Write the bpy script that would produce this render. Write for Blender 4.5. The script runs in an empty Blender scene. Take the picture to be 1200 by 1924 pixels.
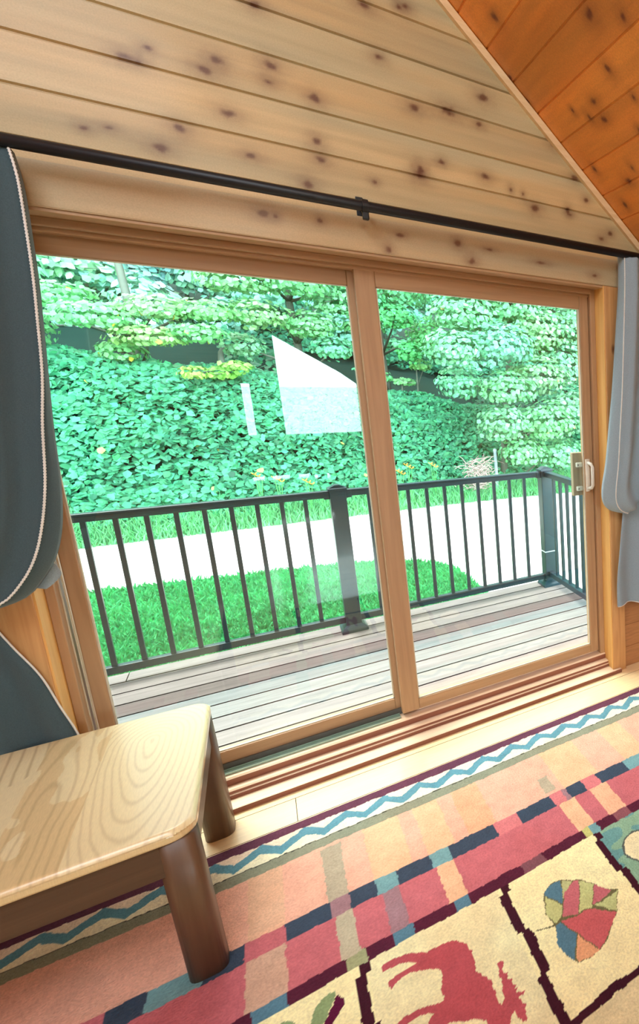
import bpy, bmesh, math, random
import numpy as np
from mathutils import Vector, Matrix
sc = bpy.context.scene
C = sc.collection
random.seed(7)
PI = math.pi

# ------------------------------------------------------------------ camera
FPX, CX, CY = 1018.75, 1336.75, 931.06
yaw, pitch, roll = 0.69387, -0.20091, 0.01283
cam = bpy.data.cameras.new('camera'); camo = bpy.data.objects.new('camera', cam); C.objects.link(camo)
cam.sensor_fit = 'VERTICAL'; cam.sensor_height = 36.0; cam.lens = FPX / 1924 * 36
cam.shift_x = (600 - CX) / 1924; cam.shift_y = (CY - 962) / 1924
cam.clip_start = 0.02; cam.clip_end = 500
_f = Vector((math.sin(yaw) * math.cos(pitch), math.cos(yaw) * math.cos(pitch), math.sin(pitch)))
_r = Vector((math.cos(yaw), -math.sin(yaw), 0)); _u = _r.cross(_f)
_r2 = _r * math.cos(roll) + _u * math.sin(roll); _u2 = -_r * math.sin(roll) + _u * math.cos(roll)
M = Matrix((_r2, _u2, -_f)).transposed().to_4x4(); M.translation = Vector((0.48, -2.4136, 1.5022))
camo.matrix_world = M
sc.camera = camo

# ------------------------------------------------------------------ view, world, lights
sc.view_settings.view_transform = 'Standard'; sc.view_settings.look = 'None'
sc.view_settings.exposure = 0.0; sc.view_settings.gamma = 1.0
sc.view_settings.use_curve_mapping = False
SKY = 1.75
w = bpy.data.worlds.new('world'); sc.world = w; w.use_nodes = True
nt = w.node_tree; nt.nodes.clear()
wo = nt.nodes.new('ShaderNodeOutputWorld'); bg = nt.nodes.new('ShaderNodeBackground')
tc = nt.nodes.new('ShaderNodeTexCoord'); no = nt.nodes.new('ShaderNodeTexNoise'); no.inputs['Scale'].default_value = 2.2
no.inputs['Detail'].default_value = 4
mp = nt.nodes.new('ShaderNodeMapping'); mp.inputs['Scale'].default_value = (1, 1, 3)
cr = nt.nodes.new('ShaderNodeValToRGB'); cr.color_ramp.elements[0].position = .42; cr.color_ramp.elements[1].position = .6
cr.color_ramp.elements[0].color = (.62, .86, 1, 1); cr.color_ramp.elements[1].color = (1, 1, 1, 1)
nt.links.new(tc.outputs['Generated'], mp.inputs[0]); nt.links.new(mp.outputs[0], no.inputs['Vector'])
nt.links.new(no.outputs['Fac'], cr.inputs[0]); nt.links.new(cr.outputs[0], bg.inputs[0])
# sky brightness boosted on the lake side (-Y) for the window reflection
sx = nt.nodes.new('ShaderNodeSeparateXYZ'); mr_ = nt.nodes.new('ShaderNodeMapRange')
mr_.inputs[1].default_value = -.45; mr_.inputs[2].default_value = -.8; mr_.inputs[3].default_value = SKY; mr_.inputs[4].default_value = SKY * 13
nt.links.new(tc.outputs['Generated'], sx.inputs[0]); nt.links.new(sx.outputs['Y'], mr_.inputs[0]); nt.links.new(mr_.outputs[0], bg.inputs[1])
nt.links.new(bg.outputs[0], wo.inputs[0])

def area(name, loc, target, size, power, col, sy=None):
    l = bpy.data.lights.new(name, 'AREA'); l.energy = power; l.color = col
    l.shape = 'RECTANGLE'; l.size = size; l.size_y = sy or size
    o = bpy.data.objects.new(name, l); C.objects.link(o); o.location = loc
    d = Vector(target) - Vector(loc); o.rotation_euler = d.to_track_quat('-Z', 'Y').to_euler()
    return o
sun = bpy.data.lights.new('sun', 'SUN'); sun.energy = 8.5; sun.angle = math.radians(38); sun.color = (1, .97, .9)
so = bpy.data.objects.new('sun', sun); C.objects.link(so)
so.rotation_euler = (Vector((.28, -.48, -1))).to_track_quat('-Z', 'Y').to_euler()
area('ceiling_fill', (-.3, -2.6, 3.7), (.6, -.4, 1.2), 1.6, 84, (.82, .93, 1))  # unseen fill added to brighten the room, no fixture behind it
area('loft_fill', (.6, -4.6, 3.0), (1.6, 0, 2.6), .8, 26, (1, .84, .62))  # added warm fill for the right side, source unseen

# ------------------------------------------------------------------ helpers
def lin(c):
    c = np.asarray(c, float) / 255.0
    return np.where(c <= .04045, c / 12.92, ((c + .055) / 1.055) ** 2.4)
def L4(c): return tuple(lin(c)) + (1.0,)

def newmat(name):
    m = bpy.data.materials.new(name); m.use_nodes = True
    return m, m.node_tree, m.node_tree.nodes['Principled BSDF']
def plain(name, col, rough=.6, metal=0, spec=.5, bump=0, bscale=40, coat=0):
    m, t, b = newmat(name)
    b.inputs['Base Color'].default_value = L4(col); b.inputs['Roughness'].default_value = rough
    b.inputs['Metallic'].default_value = metal; b.inputs['Specular IOR Level'].default_value = spec
    b.inputs['Coat Weight'].default_value = coat; b.inputs['Coat Roughness'].default_value = .15
    n = t.nodes.new('ShaderNodeTexNoise'); n.inputs['Scale'].default_value = bscale; n.inputs['Detail'].default_value = 3
    c = t.nodes.new('ShaderNodeTexCoord'); t.links.new(c.outputs['Object'], n.inputs['Vector'])
    mx = t.nodes.new('ShaderNodeMix'); mx.data_type = 'RGBA'
    mx.inputs[6].default_value = tuple(lin(np.array(col) * .9)) + (1,); mx.inputs[7].default_value = tuple(lin(np.minimum(np.array(col) * 1.06, 255))) + (1,)
    t.links.new(n.outputs['Fac'], mx.inputs[0]); t.links.new(mx.outputs[2], b.inputs['Base Color'])
    if bump:
        bm_ = t.nodes.new('ShaderNodeBump'); bm_.inputs['Strength'].default_value = bump; bm_.inputs['Distance'].default_value = .004
        t.links.new(n.outputs['Fac'], bm_.inputs['Height']); t.links.new(bm_.outputs[0], b.inputs['Normal'])
    return m
def wood(name, c1, c2, axis='x', rough=.45, coat=0., scale=1.0, knots=True, dark=(90, 45, 20)):
    """streaky wood: noise stretched along one axis, plus sparse knots"""
    m, t, b = newmat(name)
    c = t.nodes.new('ShaderNodeTexCoord'); mp = t.nodes.new('ShaderNodeMapping')
    s = {'x': (1.5, 30, 30), 'y': (30, 1.5, 30), 'z': (30, 30, 1.5)}[axis]
    mp.inputs['Scale'].default_value = tuple(v * scale for v in s)
    t.links.new(c.outputs['Object'], mp.inputs[0])
    n = t.nodes.new('ShaderNodeTexNoise'); n.inputs['Scale'].default_value = 1.6; n.inputs['Detail'].default_value = 5; n.inputs['Distortion'].default_value = .6
    t.links.new(mp.outputs[0], n.inputs['Vector'])
    r = t.nodes.new('ShaderNodeValToRGB'); r.color_ramp.elements[0].position = .3; r.color_ramp.elements[1].position = .7
    r.color_ramp.elements[0].color = L4(c1); r.color_ramp.elements[1].color = L4(c2)
    t.links.new(n.outputs['Fac'], r.inputs[0])
    src = r.outputs[0]
    if knots:
        mp2 = t.nodes.new('ShaderNodeMapping')
        s2 = {'x': (4, 9, 9), 'y': (9, 4, 9), 'z': (9, 9, 4)}[axis]
        mp2.inputs['Scale'].default_value = tuple(v * scale for v in s2)
        t.links.new(c.outputs['Object'], mp2.inputs[0])
        v = t.nodes.new('ShaderNodeTexVoronoi'); v.inputs['Scale'].default_value = 1.0
        t.links.new(mp2.outputs[0], v.inputs['Vector'])
        kr = t.nodes.new('ShaderNodeValToRGB'); kr.color_ramp.elements[0].position = .06; kr.color_ramp.elements[1].position = .13
        kr.color_ramp.elements[0].color = (1, 1, 1, 1); kr.color_ramp.elements[1].color = (0, 0, 0, 1)
        t.links.new(v.outputs['Distance'], kr.inputs[0])
        mx = t.nodes.new('ShaderNodeMix'); mx.data_type = 'RGBA'; mx.inputs[7].default_value = L4(dark)
        t.links.new(kr.outputs[0], mx.inputs[0]); t.links.new(src, mx.inputs[6]); src = mx.outputs[2]
    t.links.new(src, b.inputs['Base Color'])
    b.inputs['Roughness'].default_value = rough; b.inputs['Coat Weight'].default_value = coat; b.inputs['Coat Roughness'].default_value = .12
    return m
def colmat(name, rough=.6, coat=0., spec=.5, nscale=120, nstr=.12, bump=0., bdist=.002, trans=0., stretch=(1, 1, 1)):
    """material that takes its colour from the mesh's own colour layer, with fine noise"""
    m, t, b = newmat(name)
    a = t.nodes.new('ShaderNodeAttribute'); a.attribute_name = 'Col'
    c = t.nodes.new('ShaderNodeTexCoord'); mp = t.nodes.new('ShaderNodeMapping'); mp.inputs['Scale'].default_value = stretch
    t.links.new(c.outputs['Object'], mp.inputs[0])
    n = t.nodes.new('ShaderNodeTexNoise'); n.inputs['Scale'].default_value = nscale; n.inputs['Detail'].default_value = 4
    t.links.new(mp.outputs[0], n.inputs['Vector'])
    mr = t.nodes.new('ShaderNodeMapRange'); mr.inputs[1].default_value = .3; mr.inputs[2].default_value = .7
    mr.inputs[3].default_value = 1 - nstr; mr.inputs[4].default_value = 1 + nstr
    t.links.new(n.outputs['Fac'], mr.inputs[0])
    mx = t.nodes.new('ShaderNodeVectorMath'); mx.operation = 'SCALE'
    t.links.new(a.outputs['Color'], mx.inputs[0]); t.links.new(mr.outputs[0], mx.inputs['Scale'])
    t.links.new(mx.outputs[0], b.inputs['Base Color'])
    b.inputs['Roughness'].default_value = rough; b.inputs['Coat Weight'].default_value = coat; b.inputs['Coat Roughness'].default_value = .12
    b.inputs['Specular IOR Level'].default_value = spec
    if bump:
        bm_ = t.nodes.new('ShaderNodeBump'); bm_.inputs['Strength'].default_value = bump; bm_.inputs['Distance'].default_value = bdist
        t.links.new(n.outputs['Fac'], bm_.inputs['Height']); t.links.new(bm_.outputs[0], b.inputs['Normal'])
    if trans:
        o = t.nodes['Material Output']; tr = t.nodes.new('ShaderNodeBsdfTranslucent'); ms = t.nodes.new('ShaderNodeMixShader')
        t.links.new(mx.outputs[0], tr.inputs[0]); ms.inputs[0].default_value = trans
        t.links.new(b.outputs[0], ms.inputs[1]); t.links.new(tr.outputs[0], ms.inputs[2]); t.links.new(ms.outputs[0], o.inputs[0])
    return m
def glassmat(name):
    m, t, b = newmat(name); t.nodes.remove(b); o = t.nodes['Material Output']
    tr = t.nodes.new('ShaderNodeBsdfTransparent'); tr.inputs[0].default_value = (.95, .995, .98, 1)
    gl = t.nodes.new('ShaderNodeBsdfGlossy'); gl.inputs['Roughness'].default_value = 0.0; gl.inputs[0].default_value = (.93, 1, .99, 1)
    lw = t.nodes.new('ShaderNodeLayerWeight'); lw.inputs[0].default_value = .5
    pw = t.nodes.new('ShaderNodeMath'); pw.operation = 'POWER'; pw.inputs[1].default_value = 4
    ma = t.nodes.new('ShaderNodeMath'); ma.operation = 'MULTIPLY_ADD'; ma.inputs[1].default_value = .85; ma.inputs[2].default_value = .052
    ms = t.nodes.new('ShaderNodeMixShader')
    t.links.new(lw.outputs['Facing'], pw.inputs[0]); t.links.new(pw.outputs[0], ma.inputs[0]); t.links.new(ma.outputs[0], ms.inputs[0])
    t.links.new(tr.outputs[0], ms.inputs[1]); t.links.new(gl.outputs[0], ms.inputs[2]); t.links.new(ms.outputs[0], o.inputs[0])
    return m

def tag(o, label=None, cat=None, group=None, kind=None):
    if label: o['label'] = label
    if cat: o['category'] = cat
    if group: o['group'] = group
    if kind: o['kind'] = kind
    return o
def empty(name, loc=(0, 0, 0), **k):
    o = bpy.data.objects.new(name, None); C.objects.link(o); o.location = loc; o.empty_display_size = .05
    return tag(o, **k)
def link(name, me, mat, parent=None, smooth=False):
    o = bpy.data.objects.new(name, me); C.objects.link(o)
    for mm in (mat if isinstance(mat, (list, tuple)) else [mat]):
        me.materials.append(mm)
    if smooth:
        me.polygons.foreach_set('use_smooth', [True] * len(me.polygons))
    if parent:
        o.parent = parent
        o.location = -Vector(parent.location) if parent.type == 'EMPTY' and parent.parent is None else (0, 0, 0)
    return o
class MB:
    def __init__(s): s.bm = bmesh.new()
    def box(s, x0, x1, y0, y1, z0, z1, bev=0, mi=0):
        before = set(s.bm.faces)
        r = bmesh.ops.create_cube(s.bm, size=1)
        vs = r['verts']
        bmesh.ops.transform(s.bm, matrix=Matrix.Translation(((x0 + x1) / 2, (y0 + y1) / 2, (z0 + z1) / 2)) @ Matrix.Diagonal((abs(x1 - x0), abs(y1 - y0), abs(z1 - z0), 1)), verts=vs)
        if bev:
            es = list({e for v in vs for e in v.link_edges})
            bmesh.ops.bevel(s.bm, geom=es, offset=bev, segments=2, affect='EDGES', profile=.5)
        for f in s.bm.faces:
            if f not in before: f.material_index = mi
        return s
    def prism(s, pts, axis, a, b, mi=0):
        """extrude a closed 2D outline along an axis; pts are the other two coords in order"""
        def P(u, v, t):
            return {'x': (t, u, v), 'y': (u, t, v), 'z': (u, v, t)}[axis]
        A = [s.bm.verts.new(P(u, v, a)) for u, v in pts]; B = [s.bm.verts.new(P(u, v, b)) for u, v in pts]
        fs = [s.bm.faces.new(A), s.bm.faces.new(B[::-1])]
        n = len(pts)
        for i in range(n): fs.append(s.bm.faces.new((A[i], B[i], B[(i + 1) % n], A[(i + 1) % n])))
        for f in fs: f.material_index = mi
        return s
    def tube(s, pts, r, seg=8, cap=True, mi=0):
        pts = [Vector(p) for p in pts]; rr = r if hasattr(r, '__len__') else [r] * len(pts)
        rings = []; up = Vector((0.13, .21, .97)).normalized()
        for i, p in enumerate(pts):
            d = (pts[min(i + 1, len(pts) - 1)] - pts[max(i - 1, 0)]).normalized()
            if abs(d.dot(up)) > .95: up = Vector((1, .1, 0)).normalized()
            a = d.cross(up).normalized(); b2 = d.cross(a)
            rings.append([s.bm.verts.new(p + (a * math.cos(2 * PI * k / seg) + b2 * math.sin(2 * PI * k / seg)) * rr[i]) for k in range(seg)])
        for i in range(len(rings) - 1):
            for k in range(seg):
                f = s.bm.faces.new((rings[i][k], rings[i][(k + 1) % seg], rings[i + 1][(k + 1) % seg], rings[i + 1][k])); f.material_index = mi
        if cap and seg > 2:
            s.bm.faces.new(rings[0]); s.bm.faces.new(rings[-1][::-1])
        return s
    def build(s, name, mat, parent=None, smooth=False):
        bmesh.ops.recalc_face_normals(s.bm, faces=s.bm.faces)
        me = bpy.data.meshes.new(name); s.bm.to_mesh(me); s.bm.free()
        return link(name, me, mat, parent, smooth)

def hashn(ix, iy, seed=0):
    h = np.sin(ix * 127.1 + iy * 311.7 + seed * 74.7) * 43758.5453
    return h - np.floor(h)
def vnoise(x, y, seed=0):
    ix, iy = np.floor(x), np.floor(y); fx, fy = x - ix, y - iy
    fx = fx * fx * (3 - 2 * fx); fy = fy * fy * (3 - 2 * fy)
    a, b, c, d = hashn(ix, iy, seed), hashn(ix + 1, iy, seed), hashn(ix, iy + 1, seed), hashn(ix + 1, iy + 1, seed)
    return a * (1 - fx) * (1 - fy) + b * fx * (1 - fy) + c * (1 - fx) * fy + d * fx * fy
def fbm(x, y, seed=0, o=4):
    s = 0; a = .5; t = 0
    for i in range(o):
        s = s + a * vnoise(x * 2 ** i, y * 2 ** i, seed + i); t += a; a *= .5
    return s / t
def grid_mesh(name, us, vs, pos, keep=None, col=None, mat=None, parent=None, smooth=False, extra=None):
    """quad grid; pos(U,V)->X,Y,Z ; col(U,V)-> (...,3) linear colours stored per vertex"""
    U, V = np.meshgrid(us, vs); X, Y, Z = pos(U, V)
    nu, nv = len(us), len(vs)
    co = np.stack([X, Y, Z], -1).reshape(-1, 3)
    i = np.arange(nu * nv).reshape(nv, nu)
    q = np.stack([i[:-1, :-1], i[:-1, 1:], i[1:, 1:], i[1:, :-1]], -1).reshape(-1, 4)
    if keep is not None:
        um = (U[:-1, :-1] + U[1:, 1:]) / 2; vm = (V[:-1, :-1] + V[1:, 1:]) / 2
        q = q[keep(um, vm).reshape(-1)]
    return raw_mesh(name, co, q, None if col is None else col(U, V).reshape(-1, 3), mat, parent, smooth)
def raw_mesh(name, co, quads, cols, mat, parent=None, smooth=False):
    me = bpy.data.meshes.new(name); n = len(quads); k = quads.shape[1]
    me.vertices.add(len(co)); me.vertices.foreach_set('co', np.asarray(co, np.float32).ravel())
    me.loops.add(n * k); me.loops.foreach_set('vertex_index', quads.ravel().astype(np.int32))
    me.polygons.add(n); me.polygons.foreach_set('loop_start', np.arange(0, n * k, k, dtype=np.int32))
    me.update(calc_edges=True); me.validate()
    me.polygons.foreach_set('use_smooth', [bool(smooth)] * len(me.polygons))
    if cols is not None:
        a = me.color_attributes.new('Col', 'FLOAT_COLOR', 'POINT')
        c4 = np.ones((len(co), 4), np.float32); c4[:, :3] = np.clip(cols, 0, 1)
        a.data.foreach_set('color', c4.ravel())
    return link(name, me, mat, parent, smooth)
def planks(name, mat, boxes, cols, parent=None, side=None):
    """many boards in one surface mesh: boxes (x0,x1,y0,y1,z0,z1) or 8-corner arrays, one colour each"""
    co = []; q = []; cc = []
    F = np.array([[0, 1, 3, 2], [4, 6, 7, 5], [0, 4, 5, 1], [2, 3, 7, 6], [0, 2, 6, 4], [1, 5, 7, 3]])
    for i, (b, c) in enumerate(zip(boxes, cols)):
        if len(b) == 6:
            x0, x1, y0, y1, z0, z1 = b
            b = [(x, y, z) for x in (x0, x1) for y in (y0, y1) for z in (z0, z1)]
        co.extend(b); q.append(F + 8 * i); cc.extend([c] * 8)
    o = raw_mesh(name, np.array(co), np.concatenate(q), np.array(cc), mat, parent)
    if side:                       # side faces darker than top and bottom
        o.data.materials.append(side); o.data.polygons.foreach_set('material_index', np.tile([1, 1, 1, 1, 0, 0], len(boxes)).astype(np.int32))
    return o
def inpoly(x, y, poly):
    r = np.zeros(x.shape, bool); n = len(poly)
    for i in range(n):
        x1, y1 = poly[i]; x2, y2 = poly[(i + 1) % n]
        if y1 == y2: continue
        c = ((y1 > y) != (y2 > y)) & (x < (x2 - x1) * (y - y1) / (y2 - y1) + x1)
        r ^= c
    return r
def pine(U, V, seams_v, knots, base, seed=1, grain=.10, board_tone=.10, knotcol=(96, 52, 28), uscale=1.0):
    """boards run along U; seams at given V"""
    idx = np.searchsorted(np.array(seams_v), V)
    tone = 1 + board_tone * (hashn(idx * 1.0, idx * 0 + 3.0, seed) * 2 - 1)
    g = fbm(U * 3.0 + idx * 7.3, V * 55 + idx * 3.1, seed, 4) - .5
    g2 = fbm(U * 1.3 + idx * 5.1, V * 14, seed + 9, 3) - .5
    b = lin(base); c = b[None, None, :] * (tone * (1 + grain * 2.2 * g + grain * 1.6 * g2))[..., None]
    # slightly redder streaks
    c = c * (1 + np.array([.02, -.05, -.12])[None, None, :] * (g2 * 4)[..., None])
    kc = lin(knotcol)
    for (ku, kv, r, el) in knots:
        du = (U - ku) / el * uscale; dv = V - kv
        r = r * .88; d = np.sqrt(du * du + dv * dv) + (fbm(U * 70, V * 70, seed + 5, 2) - .5) * r * .9
        halo = np.exp(-(d / (r * 2.8)) ** 2) * .42
        core = np.clip(1.25 - d / r, 0, 1) * .68
        a = np.clip(halo + core, 0, .92)[..., None]
        c = c * (1 - a) + kc * a
    return c

# ------------------------------------------------------------------ materials
M_wallpaint = colmat('pine_wall', rough=.5, coat=.12, nscale=260, nstr=.07)
M_ceil = colmat('pine_ceiling', rough=.42, coat=.25, nscale=200, nstr=.10)
M_floor = colmat('pine_floor', rough=.32, coat=.8, nscale=10, nstr=.08, stretch=(1, 12, 1))
M_board = colmat('pine_boards', rough=.45, coat=.1, nscale=14, nstr=.14, stretch=(1, 8, 8))
M_casing = wood('pine_casing_flat', (176, 148, 108), (200, 172, 132), 'x', knots=False)
M_casing_v = wood('pine_casing_upright', (196, 140, 84), (222, 170, 112), 'z', dark=(110, 58, 28))
M_frame_x = wood('fir_frame_flat', (172, 136, 100), (192, 154, 116), 'x', knots=False)
M_frame_z = wood('fir_frame_upright', (172, 136, 100), (192, 154, 116), 'z', knots=False)
M_jamb = wood('pine_jamb', (226, 172, 96), (240, 190, 116), 'z', knots=False)
M_sill = wood('oak_sill', (236, 206, 174), (246, 222, 196), 'x', rough=.3, coat=.5, knots=False)
M_track = plain('track_metal', (150, 172, 160), .35, .6)
M_seal = plain('weather_seal', (214, 206, 184), .5)
M_shade_grey = plain('track_shadow_channel', (92, 92, 86), .6)
M_glass = glassmat('window_glass')
M_black = plain('black_rod_metal', (30, 32, 36), .45, .3, bump=.1)
M_rail = plain('dark_railing_coat', (24, 56, 68), .35, .0, spec=.6)
M_white = plain('white_handle_plastic', (232, 226, 214), .35)
M_screw = plain('screw_metal', (150, 146, 138), .3, .9)
M_deck = colmat('weathered_deck', rough=.7, spec=.25, nscale=5, nstr=.16, bump=.15, stretch=(1, 9, 1))
M_rug = colmat('tufted_rug', rough=.95, spec=.1, nscale=160, nstr=.12, bump=.7, bdist=.006)
M_table_top = colmat('oak_table_top', rough=.28, coat=.35, nscale=60, nstr=.05, stretch=(8, 1, 1))
M_table_leg = wood('oak_table_legs_shaded', (92, 66, 48), (114, 86, 64), 'z', rough=.4, knots=False)  # same oak as the top, darkened to carry the shade
M_table_apron = wood('oak_table_apron_shaded', (78, 56, 42), (98, 72, 54), 'x', rough=.4, knots=False)  # apron oak darkened further, its shade is in the colour
M_leaf = colmat('leaves', rough=.55, spec=.3, nscale=3, nstr=.12, trans=.35)
M_grass = colmat('grass_blades', rough=.7, spec=.2, nscale=2, nstr=.2, trans=.3)
M_gravel = plain('pale_gravel', (226, 218, 214), .95, spec=.1, bump=.6, bscale=9)
M_lawn = plain('lawn_ground', (58, 146, 88), .95, spec=.1, bscale=4)
M_soil = plain('hillside_soil', (38, 60, 52), .95, spec=.1, bscale=1.2, bump=.5)
M_bark = plain('tree_bark', (92, 100, 88), .85, bscale=14, bump=.5)
M_curtain = None

# ------------------------------------------------------------------ ceiling / walls / floor (structure)
S = dict(kind='structure')
YB = -6.0                      # back wall
XL, XR = -3.4, 2.6
def zc(x): return 3.849 - .86 * x if x > -.6 else 3.849 + .86 * (x + 1.2)

# front wall: painted pine boards above the casing, plain boards elsewhere
OX0, OX1, OZ1 = -.080, 1.777, 1.948
WY = -.05                      # interior face of the front wall
seams = [2.1131 + .12486 * k for k in range(-17, 18)]
kn = [(0.3135, 2.3716, 0.012, 1.6), (0.338, 2.3697, 0.007, 1.4), (0.3527, 2.1562, 0.013, 1.5), (0.4017, 2.2198, 0.012, 1.4), (0.2058, 2.166, 0.008, 1.2), (0.2548, 2.1807, 0.007, 1.6), (0.3625, 2.4108, 0.008, 1.4),
      (0.5094, 2.4304, 0.012, 1.3), (0.48, 2.3961, 0.012, 1.6), (0.6269, 2.4108, 0.01, 1.4), (0.6367, 2.4598, 0.014, 1.2), (0.5192, 2.2933, 0.012, 1.7), (0.7346, 2.2737, 0.013, 1.1), (0.7395, 2.2198, 0.011, 1.4), (0.5583, 2.1856, 0.009, 2.0), (0.6954, 2.1366, 0.014, 1.2),
      (0.7444, 2.401, 0.014, 1.2), (0.9109, 2.7291, 0.012, 1.6), (1.0382, 2.7731, 0.012, 1.2), (1.0186, 2.7633, 0.009, 1.2), (1.0382, 2.4598, 0.013, 1.5), (0.9403, 2.5871, 0.011, 1.3), (1.283, 2.5675, 0.014, 1.5), (1.1557, 2.4842, 0.016, 1.7), (1.0382, 2.2443, 0.019, 1.0), (1.0431, 2.259, 0.014, .9),
      (1.1165, 2.3031, 0.011, 1.1), (0.8913, 2.1856, 0.008, 1.2), (1.3712, 2.2639, 0.01, .8), (1.4201, 2.259, 0.008, .8), (1.4691, 2.2149, 0.015, 1.2), (1.2732, 2.2884, 0.013, 1.3), (1.567, 2.4793, 0.013, 1.5), (1.616, 2.2345, 0.013, .7), (1.7041, 2.2933, 0.009, 1.2), (1.6258, 2.2198, 0.007, 1.6), (1.7727, 2.1464, 0.012, 1.2), (1.8216, 2.1758, 0.01, 1.2),
      (1.6552, 2.3716, 0.012, 1.4), (0.6171, 2.6165, 0.012, 1.5), (0.1568, 2.4989, 0.012, 1.4), (1.2634, 2.4696, 0.009, 1.4), (-0.088, 2.2835, 0.013, 1.3)]
def vs_with(seams, a, b, step, half=.005):
    v = list(np.arange(a, b, step)); v = [t for t in v if min(abs(t - s) for s in seams) > half * 1.6]
    for s in seams:
        if a < s < b: v += [s - half, s - .0008, s + .0008, s + half]
    v += [b]
    return np.array(sorted(v))
def groove(V, seams, depth=.009, half=.005):
    d = np.min(np.abs(V[..., None] - np.array(seams)), -1)
    return depth * np.clip(1 - d / half, 0, 1)
GX0, GX1, GZ0, GZ1 = -.35, 2.2, 2.0, 3.14
us = np.arange(GX0, GX1 + .001, .005); vs = vs_with(seams, GZ0, GZ1, .005)
wallf = empty('wall_front', (0, 0, 0), **S)
grid_mesh('wall_boards', us, vs, lambda U, V: (U, WY + groove(V, seams), V),
          keep=lambda u, v: v < 3.849 - .86 * u + .02, col=lambda U, V: pine(U, V, seams, kn, (192, 170, 126), 3, .15, .12), mat=M_wallpaint, parent=wallf)
bx = []; cc = []
rs = random.Random(3)
def wallplank(x0, x1, z0, z1, y=WY):
    bx.append((x0, x1, y, y + .02, z0 + .001, z1 - .001)); t = 1 + .14 * (rs.random() - .5); cc.append(lin((188, 132, 84)) * t)  # darker than the boards above, curtain and table shade put into the colour
for k in range(len(seams) - 1):
    z0, z1 = seams[k], seams[k + 1]
    if z0 < GZ0:
        z1 = min(z1, GZ0 + .001)
        if z0 < 0: z0 = 0
        if z1 <= 0: continue
        wallplank(XL, OX0 - .01, z0, z1); wallplank(OX1 + .01, XR, z0, z1)
    if z1 > GZ0:
        z0 = max(z0, GZ0)
        xe = -.6 - (4.365 - z0) / .86 + .1
        if z0 < 4.3: wallplank(max(XL, xe), GX0, z0, z1)
        if z0 < 2.4: wallplank(GX1, XR, z0, z1) if z0 < 1.98 else None
planks('wall_boards_lower', M_board, bx, cc, wallf)
m = MB()
m.prism([(XL - .1, 0), (OX0, 0), (OX0, OZ1), (OX1, OZ1), (OX1, 0), (XR + .1, 0), (XR + .1, zc(XR) + .06), (-.6, 4.44), (XL - .1, zc(XL) + .06)], 'y', WY + .02, .15)
m.build('wall_core', M_frame_x, wallf)

def sideboards(name, x, y0, y1, ztop, xo):
    b = []; c = []
    for k in range(int(ztop / .1275) + 1):
        z0, z1 = k * .1275, min((k + 1) * .1275, ztop)
        b.append((min(x, xo), max(x, xo), y0, y1, z0 + .001, z1 - .001)); c.append(lin((206, 152, 100)) * (1 + .14 * (rs.random() - .5)))
    return planks(name, M_board, b, c)
tag(sideboards('wall_right', XR, YB, -.0505, zc(XR) + .02, XR + .08), **S)
tag(sideboards('wall_left', XL, YB, -.0505, zc(XL) + .02, XL - .08), **S)

# ceiling: painted grid near the front wall on the right slope, boards elsewhere
sl = math.hypot(1, .86)
cseam = [1.4916 + .0948 * k for k in range(-22, 14)]
ck = [(-0.7788, 1.4681, .010, 1.2), (-0.5859, 1.523, .012, 1.2), (-0.2754, 1.5416, .008, 1), (-0.4184, 1.5563, .008, 2.0), (-0.3381, 1.5817, .010, 1), (-0.4057, 1.6052, .009, 2.2), (-0.6143, 1.6042, .008, 1), (-0.0561, 1.2811, .010, 1), (-0.2392, 1.2762, .012, 1.3),
      (-0.0766, 1.3839, .009, 1), (-0.0659, 1.4515, .010, 1), (-0.1501, 1.6973, .010, 1), (-0.3695, 1.7453, .010, 1), (-0.295, 1.7727, .012, 1.6), (-0.1677, 1.8314, .011, 1), (-0.6574, 1.4201, .014, 1.3), (-0.5398, 1.6747, .010, 1)]
ys = np.arange(-1.3, -.0495, .006); xs = vs_with(cseam, 1.0, XR, .005, .003)
cl = empty('ceiling', (0, 0, 0), **S)
grid_mesh('ceiling_boards', ys, xs, lambda U, V: (V + groove(V, cseam, .005, .003) * .65, U, 3.849 - .86 * V + groove(V, cseam, .005, .003) * .75),
          col=lambda U, V: pine(U, V, cseam, ck, (226, 142, 58), 8, .16, .16, (96, 34, 10)), mat=M_ceil, parent=cl)
b = []; c = []
def slab(x0, x1, y0, y1):
    z0, z1 = zc(x0), zc(x1); h = .02
    if x0 < -.6: z0, z1 = 3.849 + .86 * (x0 + 1.2), 3.849 + .86 * (x1 + 1.2)
    b.append([(x0, y0, z0), (x0, y0, z0 + h), (x0, y1, z0), (x0, y1, z0 + h), (x1, y0, z1), (x1, y0, z1 + h), (x1, y1, z1), (x1, y1, z1 + h)])
    c.append(lin((228, 150, 70)) * (1 + .16 * (rs.random() - .5)))
for k in range(len(cseam) - 1):
    x0, x1 = cseam[k] + .001, cseam[k + 1] - .001
    if x0 < -.59: continue
    if x1 > XR: x1 = XR
    if x0 >= XR: continue
    slab(x0, x1, YB, -.05 if x1 < 1.01 else -1.3)
x = -.6
while x > XL: slab(x - .0938, x, YB, -.05); x -= .0948
planks('ceiling_boards_rest', M_ceil, b, c, cl)
m = MB(); m.prism([(XR + .1, zc(XR + .1) + .03), (-.6, 4.40), (XL - .1, 3.849 + .86 * (XL + 1.1) + .03), (XL - .1, 3.849 + .86 * (XL + 1.1) + .15), (-.6, 4.52), (XR + .1, zc(XR + .1) + .15)], 'y', YB - .1, .15)
m.build('roof_deck', M_frame_x, cl)

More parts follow.
